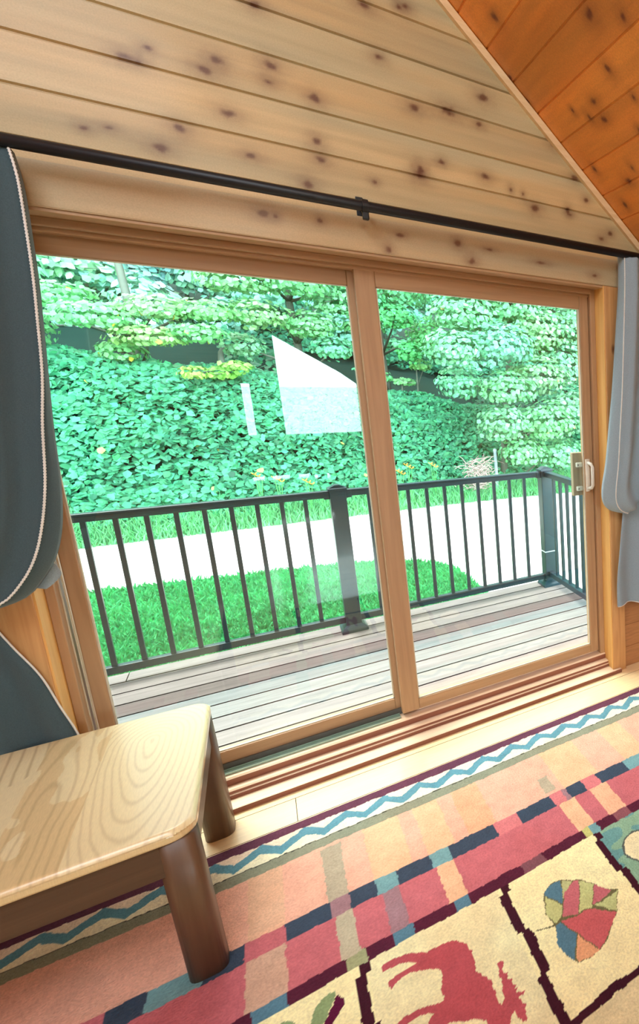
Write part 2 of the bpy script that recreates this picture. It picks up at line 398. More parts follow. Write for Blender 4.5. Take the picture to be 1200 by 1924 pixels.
# trim strip between gable wall and ceiling
m = MB()
m.prism([(-.5, 3.81 + .43), (XR, 3.81 - .86 * XR), (XR, 3.845 - .86 * XR), (-.5, 3.845 + .43)], 'y', -.070, -.047)
tag(m.build('trim_1', wood('pine_cove_trim', (226, 190, 140), (240, 210, 164), 'x', knots=False)), **S)

# floor planks
b = []; c = []
y = -.1234; row = 0
fr = random.Random(11)
edges = [.02, -.1234] + [-.1234 - .1397 * k for k in range(1, 43)]
for r in range(len(edges) - 1):
    y1, y0 = edges[r], edges[r + 1]
    joints = [XL] + ([.42] if r == 1 else [XL + .7 + fr.random() * 1.2]) + ([2.1 + fr.random() * .3] if r != 1 else []) + [XR]
    if r == 0: joints = [XL, XR]
    for i in range(len(joints) - 1):
        b.append((joints[i] + .001, joints[i + 1] - .001, y0 + .0014, y1 - .0014, -.03, 0)); c.append(lin((250, 224, 176)) * (1 + .10 * (fr.random() - .5)))
fl = empty('floor', (0, 0, 0), **S)
planks('floor_boards', M_floor, b, c, fl, side=plain('floor_board_edge', (96, 56, 34), .8, spec=.1))
MB().box(XL - .1, XR + .1, YB - .1, .16, -.3, -.025).build('subfloor', M_shade_grey, fl)

# back wall with a gable window and low windows; they show in the door glass
bw = empty('wall_back', (0, 0, 0), **S)
win = [(.72, .826), (1.74, .826), (1.74, 1.29), (1.608, 1.399), (1.369, 1.601), (.72, 2.036)]
holes = [(.36, .44, .83, 1.45), (.34, .45, .27, .325), (.53, .70, .27, .325), (.79, .905, .265, .32), (.95, .99, .24, .30), (1.085, 1.12, .23, .31)]
m = MB()
# wall built as vertical strips with the openings left free
xsplit = sorted(set([XL, -.6, .34, .36, .44, .45, .53, .70, .72, .79, .905, .95, .99, 1.085, 1.12, 1.369, 1.608, 1.74, XR]))
def winspan(xa, xb):
    xm = (xa + xb) / 2; sp = []
    for (a, b_, z0, z1) in holes:
        if a <= xm <= b_: sp.append((z0, z0, z1, z1))
    if .72 < xm < 1.74:
        def top(x):
            P_ = [(.72, 2.036), (1.369, 1.601), (1.608, 1.399), (1.74, 1.29)]
            for i in range(3):
                if P_[i][0] - 1e-6 <= x <= P_[i + 1][0] + 1e-6:
                    t_ = (x - P_[i][0]) / (P_[i + 1][0] - P_[i][0]); return P_[i][1] + t_ * (P_[i + 1][1] - P_[i][1])
        sp.append((.826, .826, top(xa), top(xb)))
    return sorted(sp)
def zt(x): return (3.849 - .86 * x if x > -.6 else 3.849 + .86 * (x + 1.2)) + .02
for i in range(len(xsplit) - 1):
    xa, xb = xsplit[i], xsplit[i + 1]; la, lb = 0, 0
    for (z0a, z0b, z1a, z1b) in winspan(xa, xb) + [(zt(xa), zt(xb), 0, 0)]:
        m.prism([(xa, la), (xb, lb), (xb, z0b), (xa, z0a)], 'y', YB - .12, YB); la, lb = z1a, z1b
m.build('wall_boards', M_casing, bw)
gp = tag(MB().box(.70, 1.76, YB - .07, YB - .064, .8, 2.05).build('window_1', M_glass), **S)

# ------------------------------------------------------------------ door casing, jambs, sill (structure)
def tube_box(name, mat, *boxes, parent=None, bev=.002):
    m = MB()
    for q in boxes: m.box(*q, bev=bev)
    return m.build(name, mat, parent)
# header casing painted with its knots
hk = [(0.5681, 2.0191, 0.013, 1.2), (0.5975, 2.0142, 0.008, 1), (0.715, 2.024, 0.008, 1), (0.9109, 1.9652, 0.013, .8), (0.9501, 2.0191, 0.007, 2.0), (1.1459, 2.024, 0.013, 1), (1.1949, 1.9652, 0.014, 1), (1.2634, 2.0191, 0.006, 3), (1.7237, 1.9799, 0.008, 2), (0.0393, 1.9897, 0.012, .6), (1.4789, 1.9995, 0.006, 4)]
tr2 = empty('trim_2', (0, 0, 0), **S)
m = MB(); m.box(-.165, 1.847, -.0675, WY, 1.9445, 2.060); m.build('casing_board', M_casing, tr2)
grid_mesh('casing_face', np.arange(-.165, 1.8471, .005), np.arange(1.9435, 2.0611, .004), lambda U, V: (U, 0 * U - .0685 + .004 * np.clip(1 - (V - 1.9435) / .004, 0, 1), V),
          col=lambda U, V: pine(U, V, [1.0, 3.0], hk, (192, 170, 132), 21, .10, .0, (110, 66, 40)), mat=M_wallpaint, parent=tr2)
tag(tube_box('trim_3', M_casing_v, (1.773, 1.847, -.0675, -.0505, 0, 1.943)), **S)
tag(tube_box('trim_4', M_casing_v, (-.165, -.077, -.0675, -.0505, 0, 1.943)), **S)
# jamb box lining the opening
j = empty('trim_5', (0, 0, 0), **S)
tube_box('jamb_side', M_jamb, (1.769, 1.776, -.062, .150, 0, 1.947), parent=j, bev=.001)
tube_box('jamb_side', M_jamb, (-.079, -.072, -.062, .150, 0, 1.947), parent=j, bev=.001)
tube_box('jamb_head', M_frame_x, (-.072, 1.769, -.062, .150, 1.934, 1.9475), parent=j)
tube_box('stop_side', M_frame_z, (1.744, 1.769, .020, .150, .03, 1.934), parent=j)
tube_box('stop_side', M_frame_z, (-.072, -.052, .020, .150, .03, 1.934), parent=j)
tube_box('stop_head', M_frame_x, (-.052, 1.744, .010, .036, 1.912, 1.934), (-.052, 1.744, .036, .150, 1.900, 1.934), parent=j)
tube_box('weather_strip', M_seal, (-.052, -.049, .060, .066, .1, 1.905), (-.046, -.043, .072, .078, .1, 1.905), parent=j, bev=.0005)
# stepped sill
sill = empty('trim_6', (0, 0, 0), **S)
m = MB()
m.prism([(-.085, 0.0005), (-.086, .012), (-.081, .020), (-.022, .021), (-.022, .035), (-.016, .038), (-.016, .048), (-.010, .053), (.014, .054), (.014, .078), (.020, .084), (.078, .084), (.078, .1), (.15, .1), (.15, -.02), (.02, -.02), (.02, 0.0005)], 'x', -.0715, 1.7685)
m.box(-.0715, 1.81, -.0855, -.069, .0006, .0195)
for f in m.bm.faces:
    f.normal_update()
    if abs(f.normal.y) > .8: f.material_index = 1  # risers take a darker wood, their shadow put into the colour
m.build('sill_board', [M_sill, wood('sill_riser_shade', (132, 76, 58), (156, 98, 74), 'x', knots=False)], sill)
tube_box('sill_track', M_track, (-.07, .80, .036, .070, .083, .0875), (-.07, .80, .036, .0385, .085, .0935), (-.07, .80, .064, .067, .085, .0935), parent=sill, bev=.0005)
tube_box('sill_shadow_strip', M_shade_grey, (-.07, .86, .0705, .079, .084, .112), parent=sill, bev=.0005)  # solid dark strip standing in for the shadow in the track recess

# ------------------------------------------------------------------ the two door panels
def panel(name, x0, x1, xi0, xi1, y0, y1, z0, z1, zi0, zi1, bead=.004):
    e = empty(name, ((x0 + x1) / 2, (y0 + y1) / 2, z0), kind='structure')
    tube_box('stile', M_frame_z, (x0, xi0, y0, y1, z0, z1), parent=e, bev=.003)
    tube_box('stile', M_frame_z, (xi1, x1, y0, y1, z0, z1), parent=e, bev=.003)
    tube_box('top_rail', M_frame_x, (xi0, xi1, y0 + .0004, y1, zi1, z1 - .0004), parent=e, bev=.003)
    tube_box('bottom_rail', M_frame_x, (xi0, xi1, y0 + .0004, y1, z0 + .0004, zi0), parent=e, bev=.003)
    ym = (y0 + y1) / 2
    tube_box('glazing_bead', M_seal, (xi0, xi0 + bead, y0 + .006, ym - .004, zi0, zi1), (xi1 - bead, xi1, y0 + .006, ym - .004, zi0, zi1), (xi0, xi1, y0 + .006, ym - .004, zi0, zi0 + bead), (xi0, xi1, y0 + .006, ym - .004, zi1 - bead, zi1), parent=e, bev=.0005)
    MB().box(xi0, xi1, ym - .003, ym + .003, zi0, zi1).build('glass', M_glass, e)
    return e
d1 = panel('door_1', -.042, .835, -.006, .790, .080, .120, .105, 1.905, .158, 1.847)
d2 = panel('door_2', .808, 1.742, .874, 1.697, .038, .074, .098, 1.905, .145, 1.845)
# interior white pull
m = MB()
m.box(1.699, 1.722, .030, .0385, .972, 1.135, bev=.003)
m.tube([(1.711, .034, 1.118), (1.715, .004, 1.112), (1.716, -.006, 1.098), (1.716, -.007, 1.05), (1.716, -.006, 1.008), (1.715, .004, .994), (1.711, .034, .988)], .0085, 10)
hd = m.build('handle', M_white, d2, True)
hd['label'] = 'white D-shaped pull handle'
m = MB(); m.box(1.650, 1.712, .0745, .100, .948, 1.165, bev=.003)
hp = m.build('outer_handle', wood('tan_handle_wood', (150, 130, 104), (176, 154, 124), 'z', knots=False), d2)
m = MB()
for z in (1.105, .985): m.box(1.664, 1.697, .059, .0755, z - .012, z + .012, bev=.005)
m.build('handle_mount', M_white, hp)
m = MB()
for z in (1.105, .985): m.tube([(1.672, .0595, z), (1.672, .0575, z)], .004, 8)
m.build('screw', M_screw, hp)

# ------------------------------------------------------------------ curtain rod
RY, RZ = -.148, 2.074
rod = empty('curtain_rod', (.9, RY, RZ), label='long black curtain rod mounted above the patio door', cat='curtain rod')
m = MB(); m.tube([(-.75, RY, RZ), (2.31, RY, RZ)], .0165, 16); m.build('rod', M_black, rod, True)
for xx in (.837, 2.24, -.7):
    m = MB(); m.box(xx - .011, xx + .011, WY - .006, WY - .0002, 2.062, 2.125, bev=.002)
    m.tube([(xx, WY - .004, 2.085), (xx, WY - .055, 2.088), (xx, RY, RZ + .012)], .006, 8)
    m.tube([(xx - .009, RY, RZ), (xx + .009, RY, RZ)], .0225, 16)
    m.box(xx - .009, xx + .009, RY - .010, RY + .010, RZ - .042, RZ - .014, bev=.003)
    m.build('bracket', M_black, rod)
m = MB(); m.tube([(2.31, RY, RZ), (2.32, RY, RZ), (2.34, RY, RZ), (2.355, RY, RZ)], [.012, .024, .026, .01], 14); m.build('finial', M_black, rod, True)

# ------------------------------------------------------------------ curtains
def curtmat(name, col):
    m, t, b = newmat(name)
    c = t.nodes.new('ShaderNodeTexCoord')
    wv = t.nodes.new('ShaderNodeTexNoise'); wv.inputs['Scale'].default_value = 420; wv.inputs['Detail'].default_value = 2
    t.links.new(c.outputs['Object'], wv.inputs['Vector'])
    mx = t.nodes.new('ShaderNodeMix'); mx.data_type = 'RGBA'
    mx.inputs[6].default_value = tuple(lin(np.array(col) * .82)) + (1,); mx.inputs[7].default_value = tuple(lin(np.array(col) * 1.15)) + (1,)
    t.links.new(wv.outputs['Fac'], mx.inputs[0]); t.links.new(mx.outputs[2], b.inputs['Base Color'])
    b.inputs['Roughness'].default_value = .85; b.inputs['Sheen Weight'].default_value = .2
    bm_ = t.nodes.new('ShaderNodeBump'); bm_.inputs['Strength'].default_value = .3; bm_.inputs['Distance'].default_value = .001
    t.links.new(wv.outputs['Fac'], bm_.inputs['Height']); t.links.new(bm_.outputs[0], b.inputs['Normal'])
    tr = t.nodes.new('ShaderNodeBsdfTranslucent'); tr.inputs[0].default_value = L4(col); ms = t.nodes.new('ShaderNodeMixShader'); ms.inputs[0].default_value = .12
    o = t.nodes['Material Output']; t.links.new(b.outputs[0], ms.inputs[1]); t.links.new(tr.outputs[0], ms.inputs[2]); t.links.new(ms.outputs[0], o.inputs[0])
    return m
M_curt_l = curtmat('curtain_cloth_shaded', (70, 92, 100))  # same cloth as the right curtain, with its shade in the colour
M_curt_r = curtmat('curtain_cloth_lit', (158, 178, 190))  # lit copy of the cloth, daylight put into the colour
M_stitch = plain('white_stitched_edge', (236, 236, 232), .7)
def sheet(name, cols, mat, parent, trim=None, thick=.0022):
    """cols: list of polylines (all resampled to the same count) forming a cloth surface"""
    N = 60
    def res(p):
        p = [Vector(q) for q in p]; d = [0]
        for i in range(1, len(p)): d.append(d[-1] + (p[i] - p[i - 1]).length)
        out = []
        for k in range(N):
            t = d[-1] * k / (N - 1); i = 1
            while i < len(p) - 1 and d[i] < t: i += 1
            f = (t - d[i - 1]) / max(1e-9, d[i] - d[i - 1]); 
            # Catmull-Rom
            p0, p1, p2, p3 = p[max(i - 2, 0)], p[i - 1], p[i], p[min(i + 1, len(p) - 1)]
            out.append(.5 * ((2 * p1) + (p2 - p0) * f + (2 * p0 - 5 * p1 + 4 * p2 - p3) * f * f + (3 * p1 - 3 * p2 + p3 - p0) * f ** 3))
        return out
    R_ = [res(c_) for c_ in cols]
    nc = len(R_)
    me = bpy.data.meshes.new(name)
    vs_ = [tuple(v) for r_ in R_ for v in r_]
    fs = [(i * N + k, (i + 1) * N + k, (i + 1) * N + k + 1, i * N + k + 1) for i in range(nc - 1) for k in range(N - 1)]
    me.from_pydata(vs_, [], fs); me.update()
    o = link(name, me, mat, parent, True)
    md = o.modifiers.new('thickness', 'SOLIDIFY'); md.thickness = thick; md.offset = 0
    if trim is not None:
        for which, rad, off in trim:
            m = MB()
            line = R_[which] if isinstance(which, int) else [r_[N - 1] for r_ in R_]
            pts = []
            for k, q in enumerate(line):
                pts.append(q + Vector((off, -.003, 0)))
            # scalloped stitched edge: beads along the hem
            fine = []; rr = []
            for k in range(len(pts) - 1):
                for s_ in range(6):
                    fine.append(pts[k].lerp(pts[k + 1], s_ / 6)); rr.append(rad * (1.0 if s_ % 2 else .55))
            m.tube(fine, rr, 6)
            t_ = m.build('stitched_edge', M_stitch, o, True); t_.location = (0, 0, 0)
    return o
# left curtain: swag from the rod, pulled left to a tie-back, loose tail below
lc = empty('curtain', (-.25, -.1, 0), label='blue-grey tied-back curtain at the left, hanging behind the wooden table', cat='curtain', group=None)
def lerp(a, b, t): return a + (b - a) * t
cols = []
NP = 46
lead = [(0.0804, 2.0631), (0.0863, 1.9897), (0.0834, 1.8722), (0.0785, 1.7547), (0.0707, 1.6469), (0.0589, 1.5098), (0.0393, 1.3727), (0.0217, 1.2258), (-0.0018, 1.1083), (-0.0292, 1.0202), (-0.0635, 0.9565), (-0.1076, 0.9076), (-0.1859, 0.888), (-0.2838, 0.9125), (-0.3426, 0.9418)]
for i in range(NP):
    u = i / (NP - 1)      # 0 = far (left) edge, 1 = leading edge
    col = []
    for k, (lx, lz) in enumerate(lead):
        s = k / (len(lead) - 1)
        xl_ = lerp(-.62, -.40, s ** 1.5); zl = lerp(2.063, 1.02, s)
        xx = lerp(xl_, lx, u ** .9); zz = lerp(zl, lz, u ** .8)
        amp = .022 * (1 - .35 * s) * (1 if u < .93 else .35)
        yy = -.150 + amp * math.sin(u * 34 + .6 * math.sin(s * 3)) - .035 * math.sin(s * PI) * u
        col.append((xx, yy, zz))
    cols.append(col)
# return fold behind the leading edge
for t_ in (.35, .7, 1.0):
    col = []
    for k, (lx, lz) in enumerate(lead):
        s = k / (len(lead) - 1)
        wdt = .030 * max(0, min(1, (s - .35) * 4)) * (1 - max(0, s - .8) * 3)
        col.append((lx + wdt * math.sin(t_ * PI / 2), -.150 - .035 * math.sin(s * PI) + .045 * t_, lz - .006 * t_))
    cols.append(col)
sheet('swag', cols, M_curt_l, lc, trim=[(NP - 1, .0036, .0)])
cols = []
tail_r = [(-.17, .93), (-.15, .84), (-.125, .76), (-.09, .66), (-.068, .55), (-.048, .45), (-.045, .36), (-.045, .30)]
for i in range(34):
    u = i / 33; col = []
    for k, (lx, lz) in enumerate(tail_r):
        s = k / (len(tail_r) - 1)
        xx = lerp(lerp(-.42, -.58, s), lx, u); zz = lerp(.99 - s * .71, lz, u)
        yy = -.086 + .012 * math.sin(u * 24 + s) * (.4 + s)
        col.append((xx, min(yy, -.073), zz))
    cols.append(col)
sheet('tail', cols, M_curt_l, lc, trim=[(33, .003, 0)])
m = MB(); m.tube([(-.42, -.05, .95), (-.42, -.09, .95), (-.40, -.18, .94), (-.34, -.20, .93), (-.30, -.15, .93), (-.33, -.09, .94), (-.41, -.07, .95)], .016, 8)
m.build('tie_back', M_curt_l, lc, True)
# back layer of cloth under the swag, daylight put into its pale colour
sheet('liner', [[(-.065, -.12, .985), (-.05, -.12, .95), (-.052, -.12, .925)], [(-.02, -.12, 1.0), (-.018, -.12, .96), (-.035, -.12, .918)], [(-.008, -.12, .985), (-.002, -.12, .955), (-.02, -.12, .93)]], M_curt_r, lc)

rc = empty('curtain', (2.1, -.1, 0), label='grey tied-back curtain with stitched edge on the right side of the door', cat='curtain')
cols = []
lead = [(1.8334, 2.0631), (1.8275, 1.9407), (1.8167, 1.7938), (1.804, 1.6176), (1.7923, 1.4511), (1.7776, 1.2846), (1.7658, 1.1279), (1.7531, 1.0104), (1.758, 0.9418), (1.7874, 0.8978), (1.8314, 0.8753)]
NP = 40
tie = (2.02, .90)
for i in range(NP):
    u = i / (NP - 1)
    col = []
    for k, (lx, lz) in enumerate(lead):
        s = k / (len(lead) - 1)
        xl_ = lerp(2.36, 2.06, s ** 1.3); zl = lerp(2.063, 1.05, s)
        ue = u ** .8
        xx = lerp(xl_, lx, ue); zz = lerp(zl, lz, ue)
        amp = .032 * (1 - .4 * s) * (1 if u < .9 else .4)
        yy = -.150 + amp * math.sin(u * 19 + 1.2 * s) - .03 * math.sin(s * PI) * u
        col.append((xx, yy, zz))
    cols.append(col)
for t_ in (.35, .7, 1.0):
    col = []
    for k, (lx, lz) in enumerate(lead):
        s = k / (len(lead) - 1)
        wdt = (.004 + .062 * max(0, min(1, (s - .12) * 1.3))) * (1 - max(0, s - .72) * 2.2)
        col.append((lx - wdt * math.sin(t_ * PI / 2), -.142 - .03 * math.sin(s * PI) + .045 * t_, lz + .01 * t_ * (1 - s)))
    cols.append(col)
sheet('swag', cols, M_curt_r, rc, trim=[(NP - 1, .0036, 0)])
cols = []
for i in range(30):
    u = i / 29; col = []
    for k in range(8):
        s = k / 7
        xx = lerp(2.14 + .06 * s, 1.822 - .054 * min(1, s * 1.3), u); zz = lerp(.93, .39, s) - .03 * (1 - u) * s + .01 * math.sin(u * 9) * s
        yy = -.112 + .016 * math.sin(u * 17 + s) * (.4 + s)
        col.append((xx, yy, zz))
    cols.append(col)
sheet('tail', cols, M_curt_r, rc, trim=[('hem', .0030, 0), (16, .0028, -.0)])
m = MB(); m.tube([(2.04, -.05, .95), (2.04, -.10, .95), (2.03, -.19, .94), (1.96, -.20, .91), (1.91, -.15, .90), (1.95, -.095, .91), (2.03, -.07, .945)], .015, 8)
m.build('tie_back', M_curt_r, rc, True)

# ------------------------------------------------------------------ table
tb = empty('end_table', (-.15, -.425, 0), label='low oak end table with rounded corners in front of the left curtain', cat='table')
TX0, TX1, TY0, TY1, TZ = -.56, .247, -.768, -.092, .455
def rrect(x0, x1, y0, y1, r, n=6):
    pts = []
    for cx_, cy_, a0 in ((x1 - r, y1 - r, 0), (x0 + r, y1 - r, 90), (x0 + r, y0 + r, 180), (x1 - r, y0 + r, 270)):
        for k in range(n + 1):
            a = math.radians(a0 + 90 * k / n); pts.append((cx_ + r * math.cos(a), cy_ + r * math.sin(a)))
    return pts
def sd_rrect(U, V, r):
    cx_, cy_ = (TX0 + TX1) / 2, (TY0 + TY1) / 2; hx, hy = (TX1 - TX0) / 2, (TY1 - TY0) / 2
    qx = np.abs(U - cx_) - hx + r; qy = np.abs(V - cy_) - hy + r
    return np.hypot(np.maximum(qx, 0), np.maximum(qy, 0)) + np.minimum(np.maximum(qx, qy), 0) - r
def tgrain(U, V):
    bnd = np.array([-.43, -.30, -.18, -.065, .035, .05])
    idx = np.searchsorted(np.array([-.45, -.335, -.21, -.095, .03]), U).astype(float)
    base = np.zeros(U.shape + (3,)); base[:] = lin((246, 230, 184))
    tone = 1 + .07 * (hashn(idx, idx * 0 + 1, 4) * 2 - 1)
    # straight-ish grain running across the top (along y)
    wob = fbm(U * 4 + idx * 9, V * 2.2, 7, 3) - .5
    ph = (U + .05 * wob) * 2 * PI * 42 + idx * 2
    g = .8 * np.clip(np.sin(ph + 4 * (fbm(U * 9, V * 3, 2, 3) - .5)), 0, 1) ** 3 * (fbm(U * 14 + 3, V * 1.6 + idx * 3, 31, 2) > .44)
    # cathedral figure near the right board
    R1 = np.sqrt(((U - .127) * 2.6) ** 2 + ((V + .27) * (np.where(V > -.27, 1.6, .45))) ** 2)
    k1 = np.clip(np.sin(R1 * 2 * PI * 30 + 3 * (fbm(U * 12, V * 8, 5, 3) - .5)), 0, 1) ** 2
    g = np.where(idx >= 5, k1 * .42, g)
    R2 = np.sqrt(((U + .045) * 3.4 + .10 * (fbm(U * 6, V * 3, 61, 3) - .5)) ** 2 + ((V + .62) * .30) ** 2)
    k2 = np.clip(np.sin(R2 * 2 * PI * 17 + 5 * (fbm(U * 9, V * 7, 15, 3) - .5)), 0, 1) ** 2
    sel = (idx == 4)
    g = np.where(sel, k2 * .5, g)
    base = base * tone[..., None]
    base = np.where(sel[..., None] & (fbm(U * 16, V * 5, 44, 3) > .47)[..., None], base * np.array([.90, .82, .72]), base)
    a = (g * .72)[..., None]
    c = base * (1 - a) + lin((176, 150, 100)) * a
    return c
def tpos(U, V):
    sd = sd_rrect(U, V, .05); z = TZ - .010 * np.clip((sd + .012) / .012, 0, 1) ** 2
    return U, V, z
us = np.arange(TX0, TX1 + .0001, .0019); vs = np.arange(TY0, TY1 + .0001, .0035)
m = MB(); m.prism(rrect(TX0 + .0008, TX1 - .0008, TY0 + .0008, TY1 - .0008, .05), 'z', TZ - .032, TZ - .0085)
top = m.build('tabletop', M_table_apron if False else None or M_table_top, tb)
a = top.data.color_attributes.new('Col', 'FLOAT_COLOR', 'POINT')
a.data.foreach_set('color', np.tile(np.r_[lin((232, 208, 158)), 1.0].astype(np.float32), len(top.data.vertices)))
md = top.modifiers.new('round', 'BEVEL'); md.width = .006; md.segments = 2; md.limit_method = 'ANGLE'
gs = grid_mesh('tabletop_veneer', us, vs, tpos, keep=lambda u, v: sd_rrect(u, v, .05) < 0.0008, col=tgrain, mat=M_table_top, parent=top, smooth=True)
gs.location = (0, 0, 0)
# apron
ap = MB()
for (x0, x1, y0, y1) in ((TX0 + .06, TX1 - .06, TY0 + .010, TY0 + .032), (TX0 + .06, TX1 - .06, TY1 - .032, TY1 - .010), (TX0 + .010, TX0 + .032, TY0 + .06, TY1 - .06), (TX1 - .032, TX1 - .010, TY0 + .06, TY1 - .06)):
    ap.box(x0, x1, y0, y1, .335 if y0 < -.5 or True else .33, TZ - .032, bev=.002)
ap.build('apron', M_table_apron, tb)
for (sx, sy) in ((1, 0), (1, 1), (0, 0), (0, 1)):
    x1 = (TX1 - .003) if sx else (TX0 + .078); x0 = x1 - .075
    y0 = (TY0 + .006) if not sy else (TY1 - .106 + .0); y1 = y0 + (.075 if not sy else .098)
    m = MB(); ring0 = rrect(0, 1, 0, 1, .30, 5)
    zs = [(TZ - .033, 0, 0), (.25, .004, .0), (.0128 if not sy else 0, .010, .004)]
    rings = []
    for z_, sp, tp in zs:
        sgn = 1 if sx else -1
        rings.append([m.bm.verts.new((x0 + (x1 - x0) * px_ + sp * sgn, y0 + (y1 - y0) * py_ * (1 - tp) , z_)) for px_, py_ in ring0])
    n_ = len(ring0)
    for i in range(len(rings) - 1):
        for k in range(n_): m.bm.faces.new((rings[i][k], rings[i][(k + 1) % n_], rings[i + 1][(k + 1) % n_], rings[i + 1][k]))
    m.bm.faces.new(rings[0]); m.bm.faces.new(rings[-1][::-1])
    m.build('leg', M_table_leg, tb, True)

# ------------------------------------------------------------------ rug
PUR = (100, 60, 78); TEAL = (98, 148, 164); CREAM = (246, 238, 206); GREY = (140, 142, 122); PEACH = (232, 174, 152); RED = (196, 108, 116); NAVY = (62, 74, 92)
LTEAL = (118, 160, 166); TAN = (206, 176, 152); GTAN = (196, 184, 164); MAUVE = (160, 122, 130); GREEN = (158, 170, 124); BLUE = (88, 126, 146); DPUR = (86, 34, 54); FIELD = (246, 234, 182); ORANGE = (236, 184, 148)
LEAF = {
  "b1":([(0.969, -1.069), (0.988, -1.056), (1.023, -1.058), (1.017, -1.088), (0.995, -1.136), (0.966, -1.077)], BLUE),
  "g1":([(0.965, -1.08), (0.992, -1.139), (0.978, -1.169), (0.956, -1.179), (0.95, -1.126)], (196, 198, 136)),
  "g0":([(1.027, -1.063), (1.053, -1.082), (1.021, -1.105), (1.004, -1.121)], (190, 190, 136)),
  "r1":([(1.056, -1.084), (1.067, -1.095), (1.044, -1.149), (1.017, -1.19), (0.978, -1.174), (1.017, -1.104)], RED),
  "g2":([(1.068, -1.097), (1.097, -1.137), (1.058, -1.196), (1.02, -1.19), (1.046, -1.15)], (196, 198, 136)),
  "r2":([(1.098, -1.139), (1.13, -1.19), (1.07, -1.197), (1.062, -1.194)], RED),
  "g3":([(1.142, -1.201), (1.107, -1.254), (1.068, -1.2)], (190, 196, 136)),
  "r3":([(1.052, -1.198), (1.104, -1.258), (1.045, -1.307), (1.017, -1.318), (0.992, -1.242), (0.969, -1.182), (1.016, -1.194)], (200, 98, 102)),
  "b2":([(0.953, -1.183), (0.968, -1.184), (0.988, -1.242), (0.952, -1.305), (0.941, -1.272), (0.936, -1.232)], BLUE),
  "o":([(0.99, -1.244), (1.015, -1.319), (0.995, -1.323), (0.956, -1.31)], (228, 164, 122)),
  "stem":([(0.905, -1.158), (0.95, -1.179), (0.949, -1.183), (0.904, -1.162)], (96, 92, 64))}
LOUT = [(0.968, -1.068), (0.989, -1.054), (1.022, -1.055), (1.066, -1.09), (1.1, -1.138), (1.114, -1.169), (1.145, -1.2), (1.109, -1.254), (1.079, -1.281), (1.045, -1.311), (1.016, -1.32), (0.994, -1.324), (0.955, -1.312), (0.94, -1.271), (0.938, -1.234), (0.951, -1.182), (0.948, -1.129), (0.955, -1.093)]
MOOSE = [(0.558, -1.005), (0.585, -1.006), (0.611, -1.009), (0.658, -1.039), (0.681, -1.041), (0.697, -1.039), (0.72, -1.046), (0.741, -1.071), (0.75, -1.106), (0.751, -1.138), (0.745, -1.17), (0.757, -1.196), (0.769, -1.221), (0.764, -1.248), (0.764, -1.276), (0.771, -1.286), (0.78, -1.275), (0.786, -1.237), (0.788, -1.205), (0.793, -1.183), (0.803, -1.185), (0.804, -1.192), (0.797, -1.202), (0.798, -1.218), (0.808, -1.221), (0.801, -1.239), (0.812, -1.243), (0.805, -1.255), (0.811, -1.267), (0.805, -1.272), (0.813, -1.273), (0.807, -1.283), (0.816, -1.286), (0.825, -1.288), (0.818, -1.298), (0.806, -1.296), (0.815, -1.321), (0.808, -1.334), (0.806, -1.358), (0.796, -1.356), (0.79, -1.341), (0.788, -1.32), (0.774, -1.332), (0.766, -1.343), (0.772, -1.375), (0.735, -1.395), (0.722, -1.332), (0.728, -1.301), (0.696, -1.274), (0.666, -1.253), (0.639, -1.248), (0.619, -1.248), (0.599, -1.245), (0.619, -1.222), (0.635, -1.208), (0.61, -1.194), (0.583, -1.194), (0.545, -1.200), (0.52, -1.205), (0.52, -1.188), (0.556, -1.176), (0.58, -1.174), (0.603, -1.176), (0.633, -1.183), (0.661, -1.195), (0.663, -1.18), (0.665, -1.154), (0.672, -1.135), (0.677, -1.115), (0.65, -1.092), (0.618, -1.069), (0.599, -1.069), (0.58, -1.075), (0.564, -1.085), (0.562, -1.065), (0.58, -1.055), (0.602, -1.053), (0.621, -1.053), (0.635, -1.055), (0.616, -1.039), (0.589, -1.027), (0.557, -1.023)]
LG = [(0.457, -1.004), (0.445, -1.0), (0.432, -1.004), (0.42, -1.013), (0.41, -1.031), (0.400, -1.065), (0.425, -1.084), (0.441, -1.049), (0.452, -1.028), (0.459, -1.009)]
LM = [(0.459, -1.012), (0.468, -1.018), (0.474, -1.033), (0.474, -1.049), (0.464, -1.063), (0.446, -1.085), (0.430, -1.10), (0.425, -1.09), (0.441, -1.052), (0.453, -1.032)]
LG2 = [(0.34, -1.005), (0.35, -1.001), (0.364, -1.007), (0.376, -1.021), (0.39, -1.06), (0.35, -1.06)]
